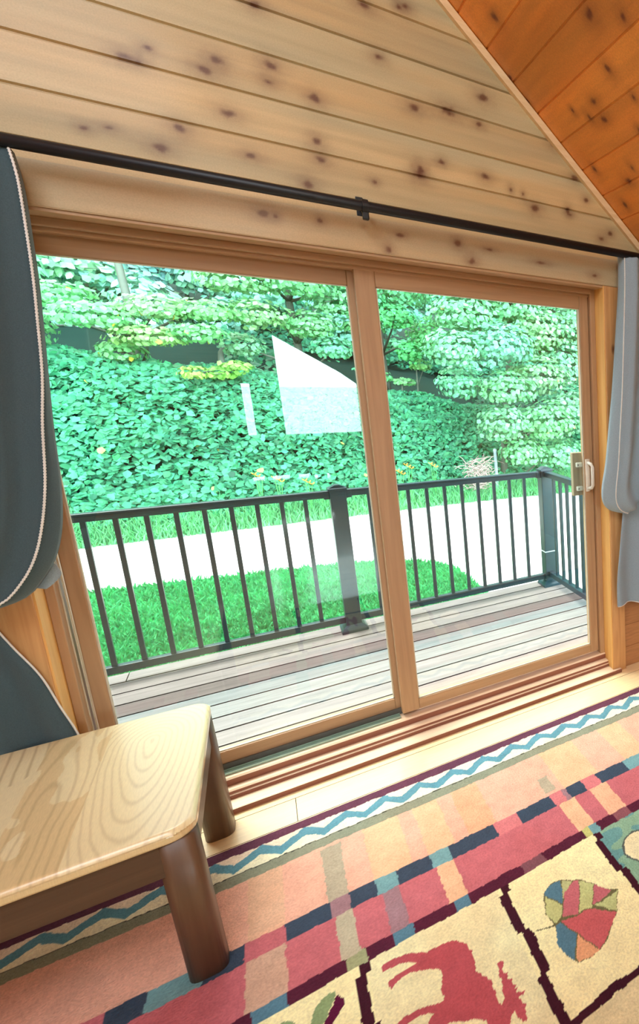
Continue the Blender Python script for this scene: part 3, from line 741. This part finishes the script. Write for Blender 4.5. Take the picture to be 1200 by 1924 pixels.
def rugcol(U, V):
    j = .004
    x = U + j * (fbm(U * 60, V * 60, 1, 2) - .5) * 2; y = V + j * (fbm(U * 55 + 9, V * 55, 2, 2) - .5) * 2
    y = y + .003 * np.sin(x * 9)
    out = np.zeros(U.shape + (3,)); out[:] = lin(FIELD)
    def put(mask, c): out[mask] = lin(c)
    def bandcols(mask, segs, dflt):
        put(mask, dflt)
        for a, b_, c in segs: put(mask & (x >= a) & (x < b_), c)
    put(y > -.328, PUR)
    zz = (y <= -.328) & (y > -.417); put(zz, CREAM)
    ph = ((x - .554) / .1155) % 1.0          # 0 = crest, .35 = trough
    tri = np.where(ph < .42, ph / .42, (1 - ph) / .58)
    cen = -.347 - .044 * tri
    put(zz & (y > cen) , (244, 224, 200)); put(zz & (np.abs(y - cen) < .020), TEAL)
    put((y <= -.417) & (y > -.421), (60, 62, 58))
    g = (y <= -.421) & (y > -.462); put(g, GREY)
    pe = (y <= -.462) & (y > -.708)
    bandcols(pe, [(.29, .372, (226, 178, 148)), (.585, .69, ORANGE), (.735, .815, ORANGE), (.86, .95, (238, 172, 138)), (1.20, 1.34, ORANGE), (1.46, 1.56, ORANGE), (-.3, -.2, ORANGE)], PEACH)
    m1 = pe & (((x > .47) & (x < .522) & (y < -.475)) | ((x > 1.135) & (x < 1.175) & (y < -.60) & (y > -.69)))
    put(m1, (178, 164, 142))
    bandcols((y <= -.708) & (y > -.772), [(.285, .371, RED), (.473, .519, MAUVE), (.586, .642, LTEAL), (.735, .79, LTEAL), (.937, 1.017, (210, 122, 126)), (1.14, 1.185, (210, 122, 126)), (1.185, 1.201, MAUVE), (1.265, 1.323, (210, 122, 126)), (1.443, 1.56, LTEAL), (-.05, .03, RED), (-.25, -.18, LTEAL), (.10, .2, LTEAL)], NAVY)
    bandcols((y <= -.772) & (y > -.927), [(.286, .369, (206, 166, 144)), (.480, .522, (188, 176, 152)), (.595, .640, MAUVE), (.742, .793, ORANGE), (1.15, 1.21, ORANGE), (1.269, 1.337, (238, 178, 146)), (1.5, 1.57, MAUVE), (-.02, .05, (206, 166, 144))], RED)
    bandcols((y <= -.927) & (y > -.969), [(.298, .366, BLUE), (.490, .533, (158, 160, 122)), (.597, .645, BLUE), (.752, .793, BLUE), (.951, 1.020, (128, 82, 92)), (1.162, 1.186, (196, 190, 120)), (1.186, 1.215, LTEAL), (1.276, 1.336, (140, 84, 92)), (-.02, .05, BLUE)], DPUR)
    f = y <= -.969
    put(f & (x > .53) & (x < .86), (236, 224, 178))
    put(f & (x > 1.19), (140, 176, 150))
    put(f & (x > 1.19) & (fbm(U * 18, V * 18, 9, 2) > .5), (108, 156, 156))
    put(f & (((x - 1.29) / .062) ** 2 + ((y + 1.105) / .062) ** 2 < 1), (240, 226, 184))
    put(f & (np.abs(np.sqrt(((x - 1.29) / .062) ** 2 + ((y + 1.105) / .062) ** 2) - 1) < .05), (88, 96, 92))
    x2 = x + .006 * np.sign(np.sin(V * 22))
    put(f & (x2 > .506) & (x2 < .530), (66, 26, 40)); put(f & (x2 > .866) & (x2 < .890), (66, 26, 40)); put(f & (x2 > 1.178) & (x2 < 1.200), (66, 26, 40)); put(f & (x2 > .15) & (x2 < .175), (66, 26, 40))
    put((np.abs(y + 1.432 - .004 * np.sin(x * 40)) < .012), (66, 26, 40))
    put((y < -1.444) & (x > .88), (226, 210, 166))
    put(f & inpoly(x, y, MOOSE), (184, 84, 92))
    o_ = inpoly(x, y, LOUT); put(o_, (110, 104, 72))
    for p_, c_ in LEAF.values(): put(inpoly(x, y, p_), c_)
    put(inpoly(x, y, LG), (140, 160, 114)); put(inpoly(x, y, LM), (92, 24, 58)); put(inpoly(x, y, LG2), (140, 160, 114))
    n = .80 + .24 * fbm(U * 34, V * 34, 12, 3) + .14 * fbm(U * 130, V * 130, 14, 2)
    n2 = fbm(U * 7, V * 7, 22, 3) - .5
    out = out * n[..., None] * (1 + np.array([.0, .16, .22]) * n2[..., None])
    return out
us = np.arange(-.62, 2.35, .003); vs = np.arange(-1.75, -.2795, .003)
def rpos(U, V):
    z = .0125 + .0012 * (fbm(U * 70, V * 70, 3, 2) - .5) + .0016 * (fbm(U * 14, V * 14, 5, 2) - .5)
    e = np.minimum(-.2795 - V, .02) / .02
    z = z - .004 * (1 - np.clip(e * 3, 0, 1))
    return U, V, z
rug = empty('area_rug', (.8, -1.0, 0), label='patterned red, cream and teal lodge rug with a moose and leaf on the floor', cat='rug')
grid_mesh('pile', us, vs, rpos, col=rugcol, mat=M_rug, parent=rug, smooth=True)
MB().box(-.62, 2.346, -1.75, -.2803, .0006, .0085).build('backing', plain('rug_backing', (96, 60, 74), .9), rug)

# ------------------------------------------------------------------ outdoors: ground (structure)
GZ = -1.0
g = MB(); g.box(-60, 60, .3, 120, GZ - .3, GZ - .02); tag(g.build('gravel_driveway', M_gravel), **S)
g = MB(); g.box(-60, 60, -14, .3, GZ - .3, GZ - .02); tag(g.build('ground_behind_house', M_lawn), **S)
g = MB(); g.box(-150, 150, -300, -14, GZ - 1.3, GZ - .6); tag(g.build('lake', plain('lake_water', (150, 205, 215), .12, spec=.8, bscale=.02)), **S)
lawnp = [(-8, .3), (2.36, .3), (2.38, 4.2), (2.36, 4.8), (2.32, 5.41), (1.97, 5.98), (1.4, 6.3), (1.06, 6.44), (.4, 6.6), (-.21, 6.75), (-1.3, 6.97), (-3, 7.25), (-5, 7.5), (-8, 7.6)]
g = MB(); g.box(-3.2, 2.28, .3, 1.75, GZ - .1, GZ + .01); tag(g.build('soil_under_deck', M_soil), **S)
g = MB(); g.prism(lawnp, 'z', GZ - .05, GZ - .005); tag(g.build('lawn', M_lawn), **S)
foundation = MB().box(XL - .1, XR + .1, YB - .1, .15, GZ - .02, -.28).build('foundation', M_soil); tag(foundation, **S)

def hill(x, y):
    """height of the hillside behind the drive"""
    t = np.clip((y - 10.25) / 2.4, 0, 1); t = t * t * (3 - 2 * t)
    top_ = 2.15 - .16 * np.clip(x, -4, 6)
    z = GZ + t * top_ + np.clip(y - 12.2, 0, None) * .30
    return z + .22 * (fbm(x * .8 + 40, y * .8 + 10, 3, 3) - .5) * t * 2
us = np.arange(-14, 24, .35); vs = np.arange(10.0, 42, .35)
tag(grid_mesh('hillside', us, vs, lambda U, V: (U, V, hill(U, V)), mat=M_soil, smooth=True), **S)

# ------------------------------------------------------------------ foliage
rng = np.random.default_rng(5)
def leaves(name, P, N, size, cols, parent=None, mat=None, aspect=.8, **k):
    """one folded leaf (two quads) per point; P centres, N facing normals"""
    n = len(P)
    N = N / np.maximum(1e-6, np.linalg.norm(N, axis=1, keepdims=True))
    T = rng.normal(size=(n, 3)); T[:, 2] -= .5; T -= (T * N).sum(1, keepdims=True) * N; T /= np.linalg.norm(T, axis=1, keepdims=True)
    B = np.cross(N, T); s = size[:, None]
    base = P - T * s * .5; tip = P + T * s * .5 - N * s * .12
    l1 = P - T * s * .18 + B * s * .5 * aspect - N * s * .10; l2 = P + T * s * .2 + B * s * .34 * aspect - N * s * .12
    r1 = P - T * s * .18 - B * s * .5 * aspect - N * s * .10; r2 = P + T * s * .2 - B * s * .34 * aspect - N * s * .12
    co = np.stack([base, l1, l2, tip, r2, r1], 1).reshape(-1, 3)
    i = np.arange(n)[:, None] * 6
    q = np.concatenate([i + np.array([[0, 3, 2, 1]]), i + np.array([[0, 5, 4, 3]])], 0)
    c = np.repeat(cols, 6, axis=0)
    return raw_mesh(name, co, q, c, mat or M_leaf, parent)
def vary(n, c, v=.18, hue=.08, alt=None, altp=.0):
    b = np.tile(lin(c) * .80, (n, 1)) * (1 + v * rng.normal(size=(n, 1))) * (1 + hue * rng.normal(size=(n, 3)))
    if alt is not None:
        m_ = rng.random(n) < altp; b[m_] = lin(alt)
    return np.clip(b, .002, 1)
# ivy covering the bank
n = 56000
x = rng.uniform(-5.5, 9, n); y = 10.25 + rng.random(n) ** .8 * 2.9
z = hill(x, y); lump = fbm(x * 1.5, y * 1.5 + z, 77, 3)
dep = rng.uniform(-.10, .10, n)
P = np.stack([x, y - .25 * lump - dep, z + .08 + .36 * lump * np.clip((y - 10.2) * 2, 0, 1) + dep * .8], 1)
N = np.stack([rng.normal(size=n) * .5, -.6 + rng.normal(size=n) * .45, .8 + rng.normal(size=n) * .4], 1)
ivc = vary(n, (78, 166, 120), .24, .06, (206, 214, 110), .002)
ivc *= (0.75 + .6 * fbm(x * 1.1, z * 2.2, 31, 2))[:, None]
tag(leaves('ivy', P, N, rng.uniform(.09, .16, n), ivc), label='dense bright green ivy covering the bank across the driveway', cat='ivy', kind='stuff')

n = 22000
x = rng.uniform(-7, 12, n); y = rng.uniform(12.9, 19, n)
P = np.stack([x, y, hill(x, y) + rng.uniform(.0, .25, n) + .4 * fbm(x * 1.2, y * 1.2, 8, 3)], 1)
N = np.stack([rng.normal(size=n) * .4, -.5 + rng.normal(size=n) * .3, .8 + rng.normal(size=n) * .3], 1)
k_ = (y > 16.3) | (x > 5.2) | (x < -4) | ((x > 0) & (x < 1.4) & (rng.random(n) < .5))
x, y, P, N = x[k_], y[k_], P[k_], N[k_]; n = len(x)
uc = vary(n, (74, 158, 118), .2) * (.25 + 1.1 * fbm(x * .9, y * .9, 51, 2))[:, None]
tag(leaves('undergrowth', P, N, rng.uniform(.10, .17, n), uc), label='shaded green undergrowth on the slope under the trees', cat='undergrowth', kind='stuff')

def blades(name, x, y, z, h, cols, lean=.35, w=.012, **k):
    n = len(x); a = rng.uniform(0, 2 * PI, n); dx, dy = np.cos(a), np.sin(a)
    l = rng.normal(size=(n, 2)) * lean * h[:, None]
    ww = w * rng.uniform(.6, 1.4, n)
    p0 = np.stack([x - dx * ww, y - dy * ww, z], 1); p1 = np.stack([x + dx * ww, y + dy * ww, z], 1)
    p2 = np.stack([x + dx * ww * .7 + l[:, 0] * .4, y + dy * ww * .7 + l[:, 1] * .4, z + h * .6], 1); p3 = np.stack([x - dx * ww * .7 + l[:, 0] * .4, y - dy * ww * .7 + l[:, 1] * .4, z + h * .6], 1)
    p4 = np.stack([x + l[:, 0] + dx * .001, y + l[:, 1], z + h], 1); p5 = np.stack([x + l[:, 0] - dx * .001, y + l[:, 1], z + h], 1)
    co = np.stack([p0, p1, p2, p3, p4, p5], 1).reshape(-1, 3); i = np.arange(n)[:, None] * 6
    q = np.concatenate([i + np.array([[0, 1, 2, 3]]), i + np.array([[3, 2, 4, 5]])], 0)
    return tag(raw_mesh(name, co, q, np.repeat(cols, 6, axis=0), M_grass), **k)
n = 26000
x = rng.uniform(-5, 9, n); y = rng.uniform(9.55, 10.7, n) - .055 * np.clip(x - 3.2, 0, None) ** 1.5
z = np.maximum(GZ, hill(x, y)) - .01
h = rng.uniform(.10, .34, n) * np.clip((y - 9.3 + .055 * np.clip(x - 3.2, 0, None) ** 1.5) * 1.6, .3, 1.3)
blades('verge_grass', x, y, z, h, vary(n, (108, 190, 124), .18, .07), label='tall loose grass growing along the far side of the driveway', cat='grass', kind='stuff')
n = 60000
x = rng.uniform(-4.5, 2.4, n); y = rng.uniform(1.9, 7.5, n)
k_ = inpoly(x, y, lawnp); x, y = x[k_], y[k_]; n = len(x)
lc_ = vary(n, (62, 168, 98), .15, .06)
lc_ *= (.7 + .6 * fbm(x * 1.6, y * 1.6, 12, 3))[:, None]
blades('lawn_grass', x, y, np.full(n, GZ - .006), rng.uniform(.03, .075, n), lc_, .5, .010, label='short bright green lawn grass below the deck railing', cat='grass', kind='stuff')

CR = {}
def tree(name, base, trunk, clumps, col, label, per=420, size=(.10, .17), alt=None, altp=0, group=None, barkcol=None, branches=True, cat='tree'):
    """trunk polyline, then clumps (x,y,z,rx,ry,rz) of leaves with a branch to each"""
    e = empty(name, base, label=label, cat=cat, group=group)
    m = MB(); m.tube(trunk, [lerp(.085, .035, i / (len(trunk) - 1)) * (trunk_scale) for i in range(len(trunk))], 7)
    m.build('trunk', barkcol or M_bark, e, True)
    if branches:
        m = MB()
        for (cx_, cy_, cz_, rx, ry, rz) in clumps:
            t0 = min(trunk, key=lambda q: (q[0] - cx_) ** 2 + (q[1] - cy_) ** 2 + 2 * (q[2] - cz_ + .5) ** 2)
            mid = ((t0[0] + cx_) / 2 + .1, (t0[1] + cy_) / 2, (t0[2] + cz_) / 2 + .15)
            m.tube([t0, mid, (cx_, cy_, cz_ - rz * .2)], [.035 * trunk_scale, .022 * trunk_scale, .01], 5)
            for q in range(3):
                ex = (cx_ + rx * .7 * math.cos(q * 2.1 + cx_), cy_ - ry * .4, cz_ + rz * .5 * math.sin(q * 2.1 + cz_))
                m.tube([(cx_, cy_, cz_ - rz * .2), ex], [.009, .005], 4)
        m.build('branch', barkcol or M_bark, e, True)
    Ps = []; Ns = []; Cs = []
    for (cx_, cy_, cz_, rx, ry, rz) in clumps:
        rx, ry, rz = rx * .93, ry * .93, rz * .9; cy_ = cy_ + R.uniform(-.35, .35)
        n = int(per * (rx * rz + rx * ry + ry * rz) * 1.2)
        d = rng.normal(size=(n, 3)); d /= np.linalg.norm(d, axis=1, keepdims=True)
        r = rng.uniform(.55, 1.05, (n, 1))
        # sprays: layered shelves of leaves
        p = d * r * np.array([rx, ry, rz]) + np.array([cx_, cy_, cz_])
        lay = .30
        p[:, 2] = p[:, 2] + (np.round(p[:, 2] / lay) * lay - p[:, 2]) * .18 - .12 * np.abs(d[:, 0]) * rx * .3
        Ps.append(p); Ns.append(d * 1.0 + np.array([0, -.15, .55]) + rng.normal(size=(n, 3)) * .28)
        c = vary(n, col, .17, .05, alt, altp) * np.array([R.uniform(.85, 1.35), R.uniform(.92, 1.06), R.uniform(.72, 1.05)]); Cs.append(c)
    leaves('foliage', np.concatenate(Ps), np.concatenate(Ns), rng.uniform(size[0], size[1], sum(len(p) for p in Ps)), np.concatenate(Cs), e)
    return e
trunk_scale = 1.0
R = random.Random(4)
def hz(x, y): return float(hill(np.array([x]), np.array([y]))[0])
def tr(x, y, top_, lean=0):
    z0 = hz(x, y) - .1
    return [(x + lean * t * t + .08 * math.sin(t * 5 + x), y, z0 + (top_ - z0) * t) for t in (0, .2, .4, .6, .8, 1)]
# bright tree on the right, closest tree
tree('deciduous_tree', (4.9, 10.6, hz(4.9, 10.6)), tr(4.9, 10.6, 4.2, .4),
     [(4.0, 10.1, 2.9, .75, .7, .5), (3.7, 9.9, 2.2, .65, .6, .45), (4.9, 9.9, 3.3, .9, .8, .6), (4.6, 9.7, 2.3, .8, .7, .5), (5.7, 10.0, 2.7, .9, .8, .6), (6.5, 10.2, 3.1, .9, .8, .7), (3.9, 9.9, 1.5, .55, .5, .4), (4.7, 9.6, 1.4, .7, .6, .45), (5.6, 9.7, 1.7, .8, .7, .5), (6.4, 10.0, 2.0, .8, .7, .6), (4.6, 9.6, .65, .65, .6, .45), (5.5, 9.6, .7, .75, .6, .5), (6.3, 9.8, .9, .8, .7, .6), (5.0, 9.7, .0, .6, .5, .35), (5.9, 9.7, -.1, .7, .5, .4), (3.9, 10.3, 3.7, .8, .7, .5), (5.5, 10.3, 4.0, 1.0, .8, .6), (7.3, 10.4, 2.2, .9, .8, 1.0), (7.2, 10.4, .8, .8, .8, .8), (6.9, 10.6, 4.1, 1, .8, .6)],
     (128, 200, 158), 'large pale green leafy tree on the right, in front of the ivy bank', per=760, size=(.075, .13), alt=(236, 186, 150), altp=.002)
# layered branch tree at the left
tree('deciduous_tree', (-1.2, 13.2, hz(-1.2, 13.2)), tr(-1.2, 13.2, 5.2, -.3),
     [(-1.5, 12.1, 2.55, .7, .6, .26), (-.7, 12.0, 2.75, .7, .6, .26), (.0, 12.0, 2.75, .6, .6, .24), (-.9, 11.9, 2.25, .6, .5, .22), (-.2, 12.0, 2.35, .5, .5, .2), (-1.9, 12.3, 2.9, .5, .5, .25), (-1.3, 12.6, 2.0, .4, .4, .22), (-2.5, 12.6, 2.4, .5, .5, .4)],
     (130, 204, 142), 'broad layered green tree at the left reaching over the ivy', per=720, size=(.07, .115), alt=(226, 206, 96), altp=.01)
tree('sapling', (-.1, 12.9, hz(-.1, 12.9)), tr(-.1, 12.9, 2.2, .3), [(-.35, 11.9, 1.62, .26, .25, .12), (.05, 11.9, 1.62, .3, .3, .12), (.25, 12.0, 1.75, .3, .3, .14)],
     (146, 216, 112), 'small yellow-green sapling just above the ivy, left of centre', per=900, size=(.07, .12))
tree('deciduous_tree', (1.3, 13.6, hz(1.3, 13.6)), tr(1.3, 13.6, 6, .2),
     [(.5, 12.6, 3.5, .8, .7, .4), (1.4, 12.5, 3.6, .9, .7, .45), (.7, 12.4, 2.8, .6, .5, .35), (1.6, 12.4, 2.7, .6, .6, .35), (2.1, 12.5, 3.3, .7, .6, .4), (1.9, 12.3, 2.2, .45, .4, .3), (1.0, 12.6, 4.2, 1.0, .8, .4), (2.2, 12.6, 4.2, .9, .8, .4), (.4, 12.7, 2.2, .4, .4, .3)],
     (122, 200, 146), 'leafy green tree in the middle behind the left door panel', per=620, size=(.075, .125))
tree('deciduous_tree', (3.2, 14.2, hz(3.2, 14.2)), tr(3.2, 14.2, 6, .1),
     [(2.6, 12.7, 3.3, .7, .6, .4), (3.2, 12.6, 3.0, .6, .6, .3), (2.6, 12.6, 2.75, .5, .5, .25), (3.5, 12.8, 3.7, .9, .7, .5), (3.4, 12.5, 2.2, .35, .35, .3), (2.7, 12.9, 4.0, .9, .7, .4), (4.1, 13, 2.6, .6, .6, .6), (2.5, 12.2, 1.75, .28, .3, .16)],
     (100, 190, 132), 'deep green tree behind the centre of the right door panel', per=680, size=(.075, .125))
# far trees, distance haze put into the pale leaf colours
trunk_scale = .55
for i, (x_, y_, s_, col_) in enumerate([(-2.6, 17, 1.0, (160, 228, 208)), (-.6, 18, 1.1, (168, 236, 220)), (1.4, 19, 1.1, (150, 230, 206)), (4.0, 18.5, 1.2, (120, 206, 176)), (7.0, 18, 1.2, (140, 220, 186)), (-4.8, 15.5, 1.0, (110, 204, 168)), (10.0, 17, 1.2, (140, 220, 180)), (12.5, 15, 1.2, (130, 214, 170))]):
    zz = hz(x_, y_); cl_ = []
    for q in range(34):
        cl_.append((x_ + R.uniform(-1.5, 1.5) * s_, y_ - R.uniform(.2, 1.4), zz + R.uniform(-.2, 3.6), R.uniform(.6, 1.0), .7, R.uniform(.35, .65)))
    names = ['behind the left curtain edge', 'above the layered branches', 'behind the middle tree', 'seen between centre trees', 'behind the large pale tree', 'farthest left by the curtain', 'right of the large pale tree, up the slope', 'far right beyond the railing corner']
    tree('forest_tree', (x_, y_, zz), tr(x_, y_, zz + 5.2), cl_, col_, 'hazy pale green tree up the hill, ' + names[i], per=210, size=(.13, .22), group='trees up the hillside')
trunk_scale = 1.0
# thin bare-stemmed saplings in the dark hollow
trunk_scale = .35
for i, (x_, zt_, lab) in enumerate([(2.75, 1.7, 'left of the three'), (3.25, 1.6, 'the middle one of three'), (3.6, 2.0, 'right of the three')]):
    y_ = 12.9; z0 = hz(x_, y_)
    tree('thin_sapling', (x_, y_, z0), [(x_, y_, z0 - .1), (x_ + .03, y_, (z0 + zt_) / 2), (x_ + .02, y_ - .1, zt_)], [(x_ + .1, y_ - .2, zt_ - .1, .3, .3, .14)], (120, 210, 140),
         'thin pale-stemmed sapling in the dark hollow, ' + lab, per=700, size=(.08, .12), group='thin saplings', cat='sapling')
trunk_scale = 1.0

# brush pile, marker post, lilies
n = 420
m = MB()
for q in range(240):
    a = R.uniform(0, 2 * PI); p0 = Vector((4.05 + R.gauss(0, .14), 9.9 + R.uniform(-.15, .15), -.80 + R.uniform(0, .62)))
    d = Vector((math.cos(a), .4 * math.sin(a), R.uniform(-.5, .9))).normalized() * R.uniform(.12, .28)
    m.tube([p0, p0 + d * .5 + Vector((0, 0, .03)), p0 + d], [.008, .006, .003], 4)
tag(m.build('brush_pile', plain('dry_twigs', (158, 140, 132), .9)), label='tangle of dry pale twigs at the foot of the ivy bank', cat='brush', kind='stuff')
mp_ = empty('marker_post', (4.47, 10.0, -1.02), label='short grey marker post beside the dry brush below the large pale tree', cat='post')
MB().tube([(4.47, 10.0, -1.03), (4.47, 10.0, -.02)], .035, 10).build('shaft', plain('pale_post', (128, 146, 150), .6), mp_)
MB().tube([(4.47, 10.0, -.03), (4.47, 10.0, .03), (4.47, 10.0, .05)], [.042, .042, .02], 10).build('cap', plain('post_cap_grey', (136, 150, 154), .5), mp_)
M_lily = plain('lily_orange', (246, 170, 60), .6); M_stalk = plain('lily_stalk', (80, 160, 80), .7)
def lily(x_, y_, h_, lab):
    z0 = max(GZ, hz(x_, y_)) - .02
    e = empty('day_lily', (x_, y_, z0), label=lab, cat='flower', group='orange day lilies along the ivy bank')
    m = MB()
    for q in range(3):
        dx = .05 * (q - 1); m.tube([(x_, y_, z0), (x_ + dx * .5, y_, z0 + h_ * .6), (x_ + dx, y_ - .02, z0 + h_ - .04 * q)], .005, 4)
    m.build('stalk', M_stalk, e)
    for q in range(3):
        m = MB(); dx = .05 * (q - 1); c0 = Vector((x_ + dx, y_ - .02, z0 + h_ - .04 * q))
        for k in range(6):
            a = k * PI / 3; dr = Vector((math.cos(a), math.sin(a) * .8 - .3, .5)).normalized(); sd = dr.cross(Vector((0, 0, 1))).normalized() * .017
            A = m.bm.verts.new(c0); B_ = m.bm.verts.new(c0 + dr * .035 + sd); D_ = m.bm.verts.new(c0 + dr * .035 - sd); E_ = m.bm.verts.new(c0 + dr * .07)
            m.bm.faces.new((A, B_, E_, D_))
        m.build('flower', M_lily, e)
for i, (x_, y_, h_, lab) in enumerate([(2.55, 9.9, .75, 'lowest orange day lily in the grass right of the door stile'), (2.72, 9.95, .85, 'orange day lily beside the one nearest the door stile'), (3.2, 10.05, .82, 'orange day lily left of the dry brush pile'), (.62, 9.9, .80, 'orange day lily left of the middle railing post'), (.35, 10.1, .86, 'leftmost orange day lily above the railing'), (1.05, 9.95, .7, 'orange day lily just behind the middle railing post')]):
    lily(x_, y_, h_, lab)

# ------------------------------------------------------------------ deck and railing
DZ = -.115
b = []; c = []
dr_ = random.Random(2)
yy = [1.80, 1.668] + [1.52 - .1463 * k for k in range(0, 9)] + [.17]
DCOL = [(176, 166, 164), (190, 178, 174), (188, 176, 172), (146, 132, 128), (168, 172, 172), (182, 182, 180), (186, 180, 178), (188, 178, 174), (190, 172, 166), (190, 184, 178), (180, 172, 168)]
for i in range(len(yy) - 1):
    y1, y0 = yy[i], yy[i + 1]
    js = [-3.2, -1.2 + dr_.random(), 2.30]
    for k in range(2):
        b.append((js[k] + .002, js[k + 1] - .002, y0 + .006, y1 - .006, DZ - .036, DZ)); c.append(lin(np.array(DCOL[i % len(DCOL)])) * .60 * (1 + .10 * (dr_.random() - .5)))
dk = empty('deck', (0, 0, 0), **S)
planks('deck_boards', M_deck, b, c, dk, side=plain('deck_board_edge', (52, 42, 42), .9, spec=.1))
m = MB()
m.box(-3.2, 2.30, 1.765, 1.80, DZ - .25, DZ - .038); m.box(2.265, 2.30, .17, 1.764, DZ - .25, DZ - .038)
for x_ in np.arange(-3, 2.2, .4): m.box(x_, x_ + .038, .17, 1.764, DZ - .22, DZ - .038)
for x_ in (-3, -1, .8, 2.16): m.box(x_, x_ + .09, 1.62, 1.71, GZ, DZ - .2)
m.build('deck_framing', plain('deck_joists', (110, 92, 78), .8), dk)

ZT, ZB = .825, -.016
def post(e, x, y):
    m = MB(); m.box(x - .0425, x + .0425, y - .0425, y + .0425, DZ, ZT + .004, bev=.003); p_ = m.build('post', M_rail, e)
    m = MB(); m.box(x - .050, x + .050, y - .050, y + .050, ZT + .0, ZT + .016, bev=.003)
    m.prism([(x - .046, ZT + .015), (x + .046, ZT + .015), (x + .012, ZT + .034), (x - .012, ZT + .034)], 'y', y - .03, y + .03)
    m.build('post_cap', M_rail, p_).location = (0, 0, 0)
    m = MB()
    r0 = [(-1, -1), (1, -1), (1, 1), (-1, 1)]
    lv = [(.073, DZ + .0005), (.073, DZ + .018), (.062, DZ + .032), (.045, DZ + .046)]
    rg = [[m.bm.verts.new((x + a_ * s_, y + b_ * s_, z_)) for a_, b_ in r0] for s_, z_ in lv]
    for i in range(3):
        for k in range(4): m.bm.faces.new((rg[i][k], rg[i][(k + 1) % 4], rg[i + 1][(k + 1) % 4], rg[i + 1][k]))
    m.bm.faces.new(rg[0]); m.bm.faces.new(rg[-1][::-1])
    m.build('post_skirt', M_rail, p_).location = (0, 0, 0)
    return p_
YR, PG, SP = 1.679, .1672, .1138
X0 = .806; X1 = X0 + 2 * PG + 9 * SP; XM = X0 - 2 * PG - 15 * SP
fr_ = empty('deck_railing', (X0, YR, DZ), label='black metal railing along the front edge of the deck, with square posts', cat='railing')
for px_ in (X0, X1, XM): post(fr_, px_, YR)
m = MB(); m.box(X1 - .0455, X1 + .0455, YR - .0455, YR + .0455, .168, .176, bev=.002)
m.build('cable_tie', plain('pale_cable_tie', (200, 224, 226), .5), fr_)
for (a_, b_) in ((XM + .0425, X0 - .0425), (X0 + .0425, X1 - .0425)):
    m = MB(); m.box(a_, b_, YR - .024, YR + .024, ZT - .012, ZT, bev=.003); m.box(a_, b_, YR - .017, YR + .017, ZT - .044, ZT - .0125, bev=.002)
    m.box(a_, a_ + .03, YR - .026, YR + .026, ZT - .052, ZT - .008, bev=.003); m.box(b_ - .03, b_, YR - .026, YR + .026, ZT - .052, ZT - .008, bev=.003)
    m.build('top_rail', M_rail, fr_)
    m = MB(); m.box(a_, b_, YR - .02, YR + .02, ZB - .042, ZB, bev=.003); m.build('bottom_rail', M_rail, fr_)
bal = None
def baluster(e, x, y):
    global bal
    if bal is None or bal[0] is not e:
        m = MB(); m.box(-.0105, .0105, -.0105, .0105, ZB - .001, ZT - .043, bev=.0015)
        o = m.build('baluster', M_rail, e); bal = (e, o)
    else:
        o = bal[1].copy(); C.objects.link(o); o.parent = e
    o.location = Vector((x, y, 0)) - Vector(e.location)
for k in range(10): baluster(fr_, X0 + PG + k * SP, YR)
for k in range(16): baluster(fr_, X0 - PG - k * SP, YR)
sr = empty('deck_railing', (X1, .9, DZ), label='black metal side railing running from the corner post back to the house', cat='railing')
m = MB(); m.box(X1 - .024, X1 + .024, .152, YR - .0425, ZT - .012, ZT, bev=.003); m.box(X1 - .017, X1 + .017, .152, YR - .0425, ZT - .044, ZT - .0125, bev=.002); m.build('top_rail', M_rail, sr)
m = MB(); m.box(X1 - .02, X1 + .02, .152, YR - .0425, ZB - .020, ZB + .022, bev=.003); m.build('bottom_rail', M_rail, sr)
for k in range(12): 
    y_ = YR - PG - k * SP
    if y_ > .2: baluster(sr, X1, y_)
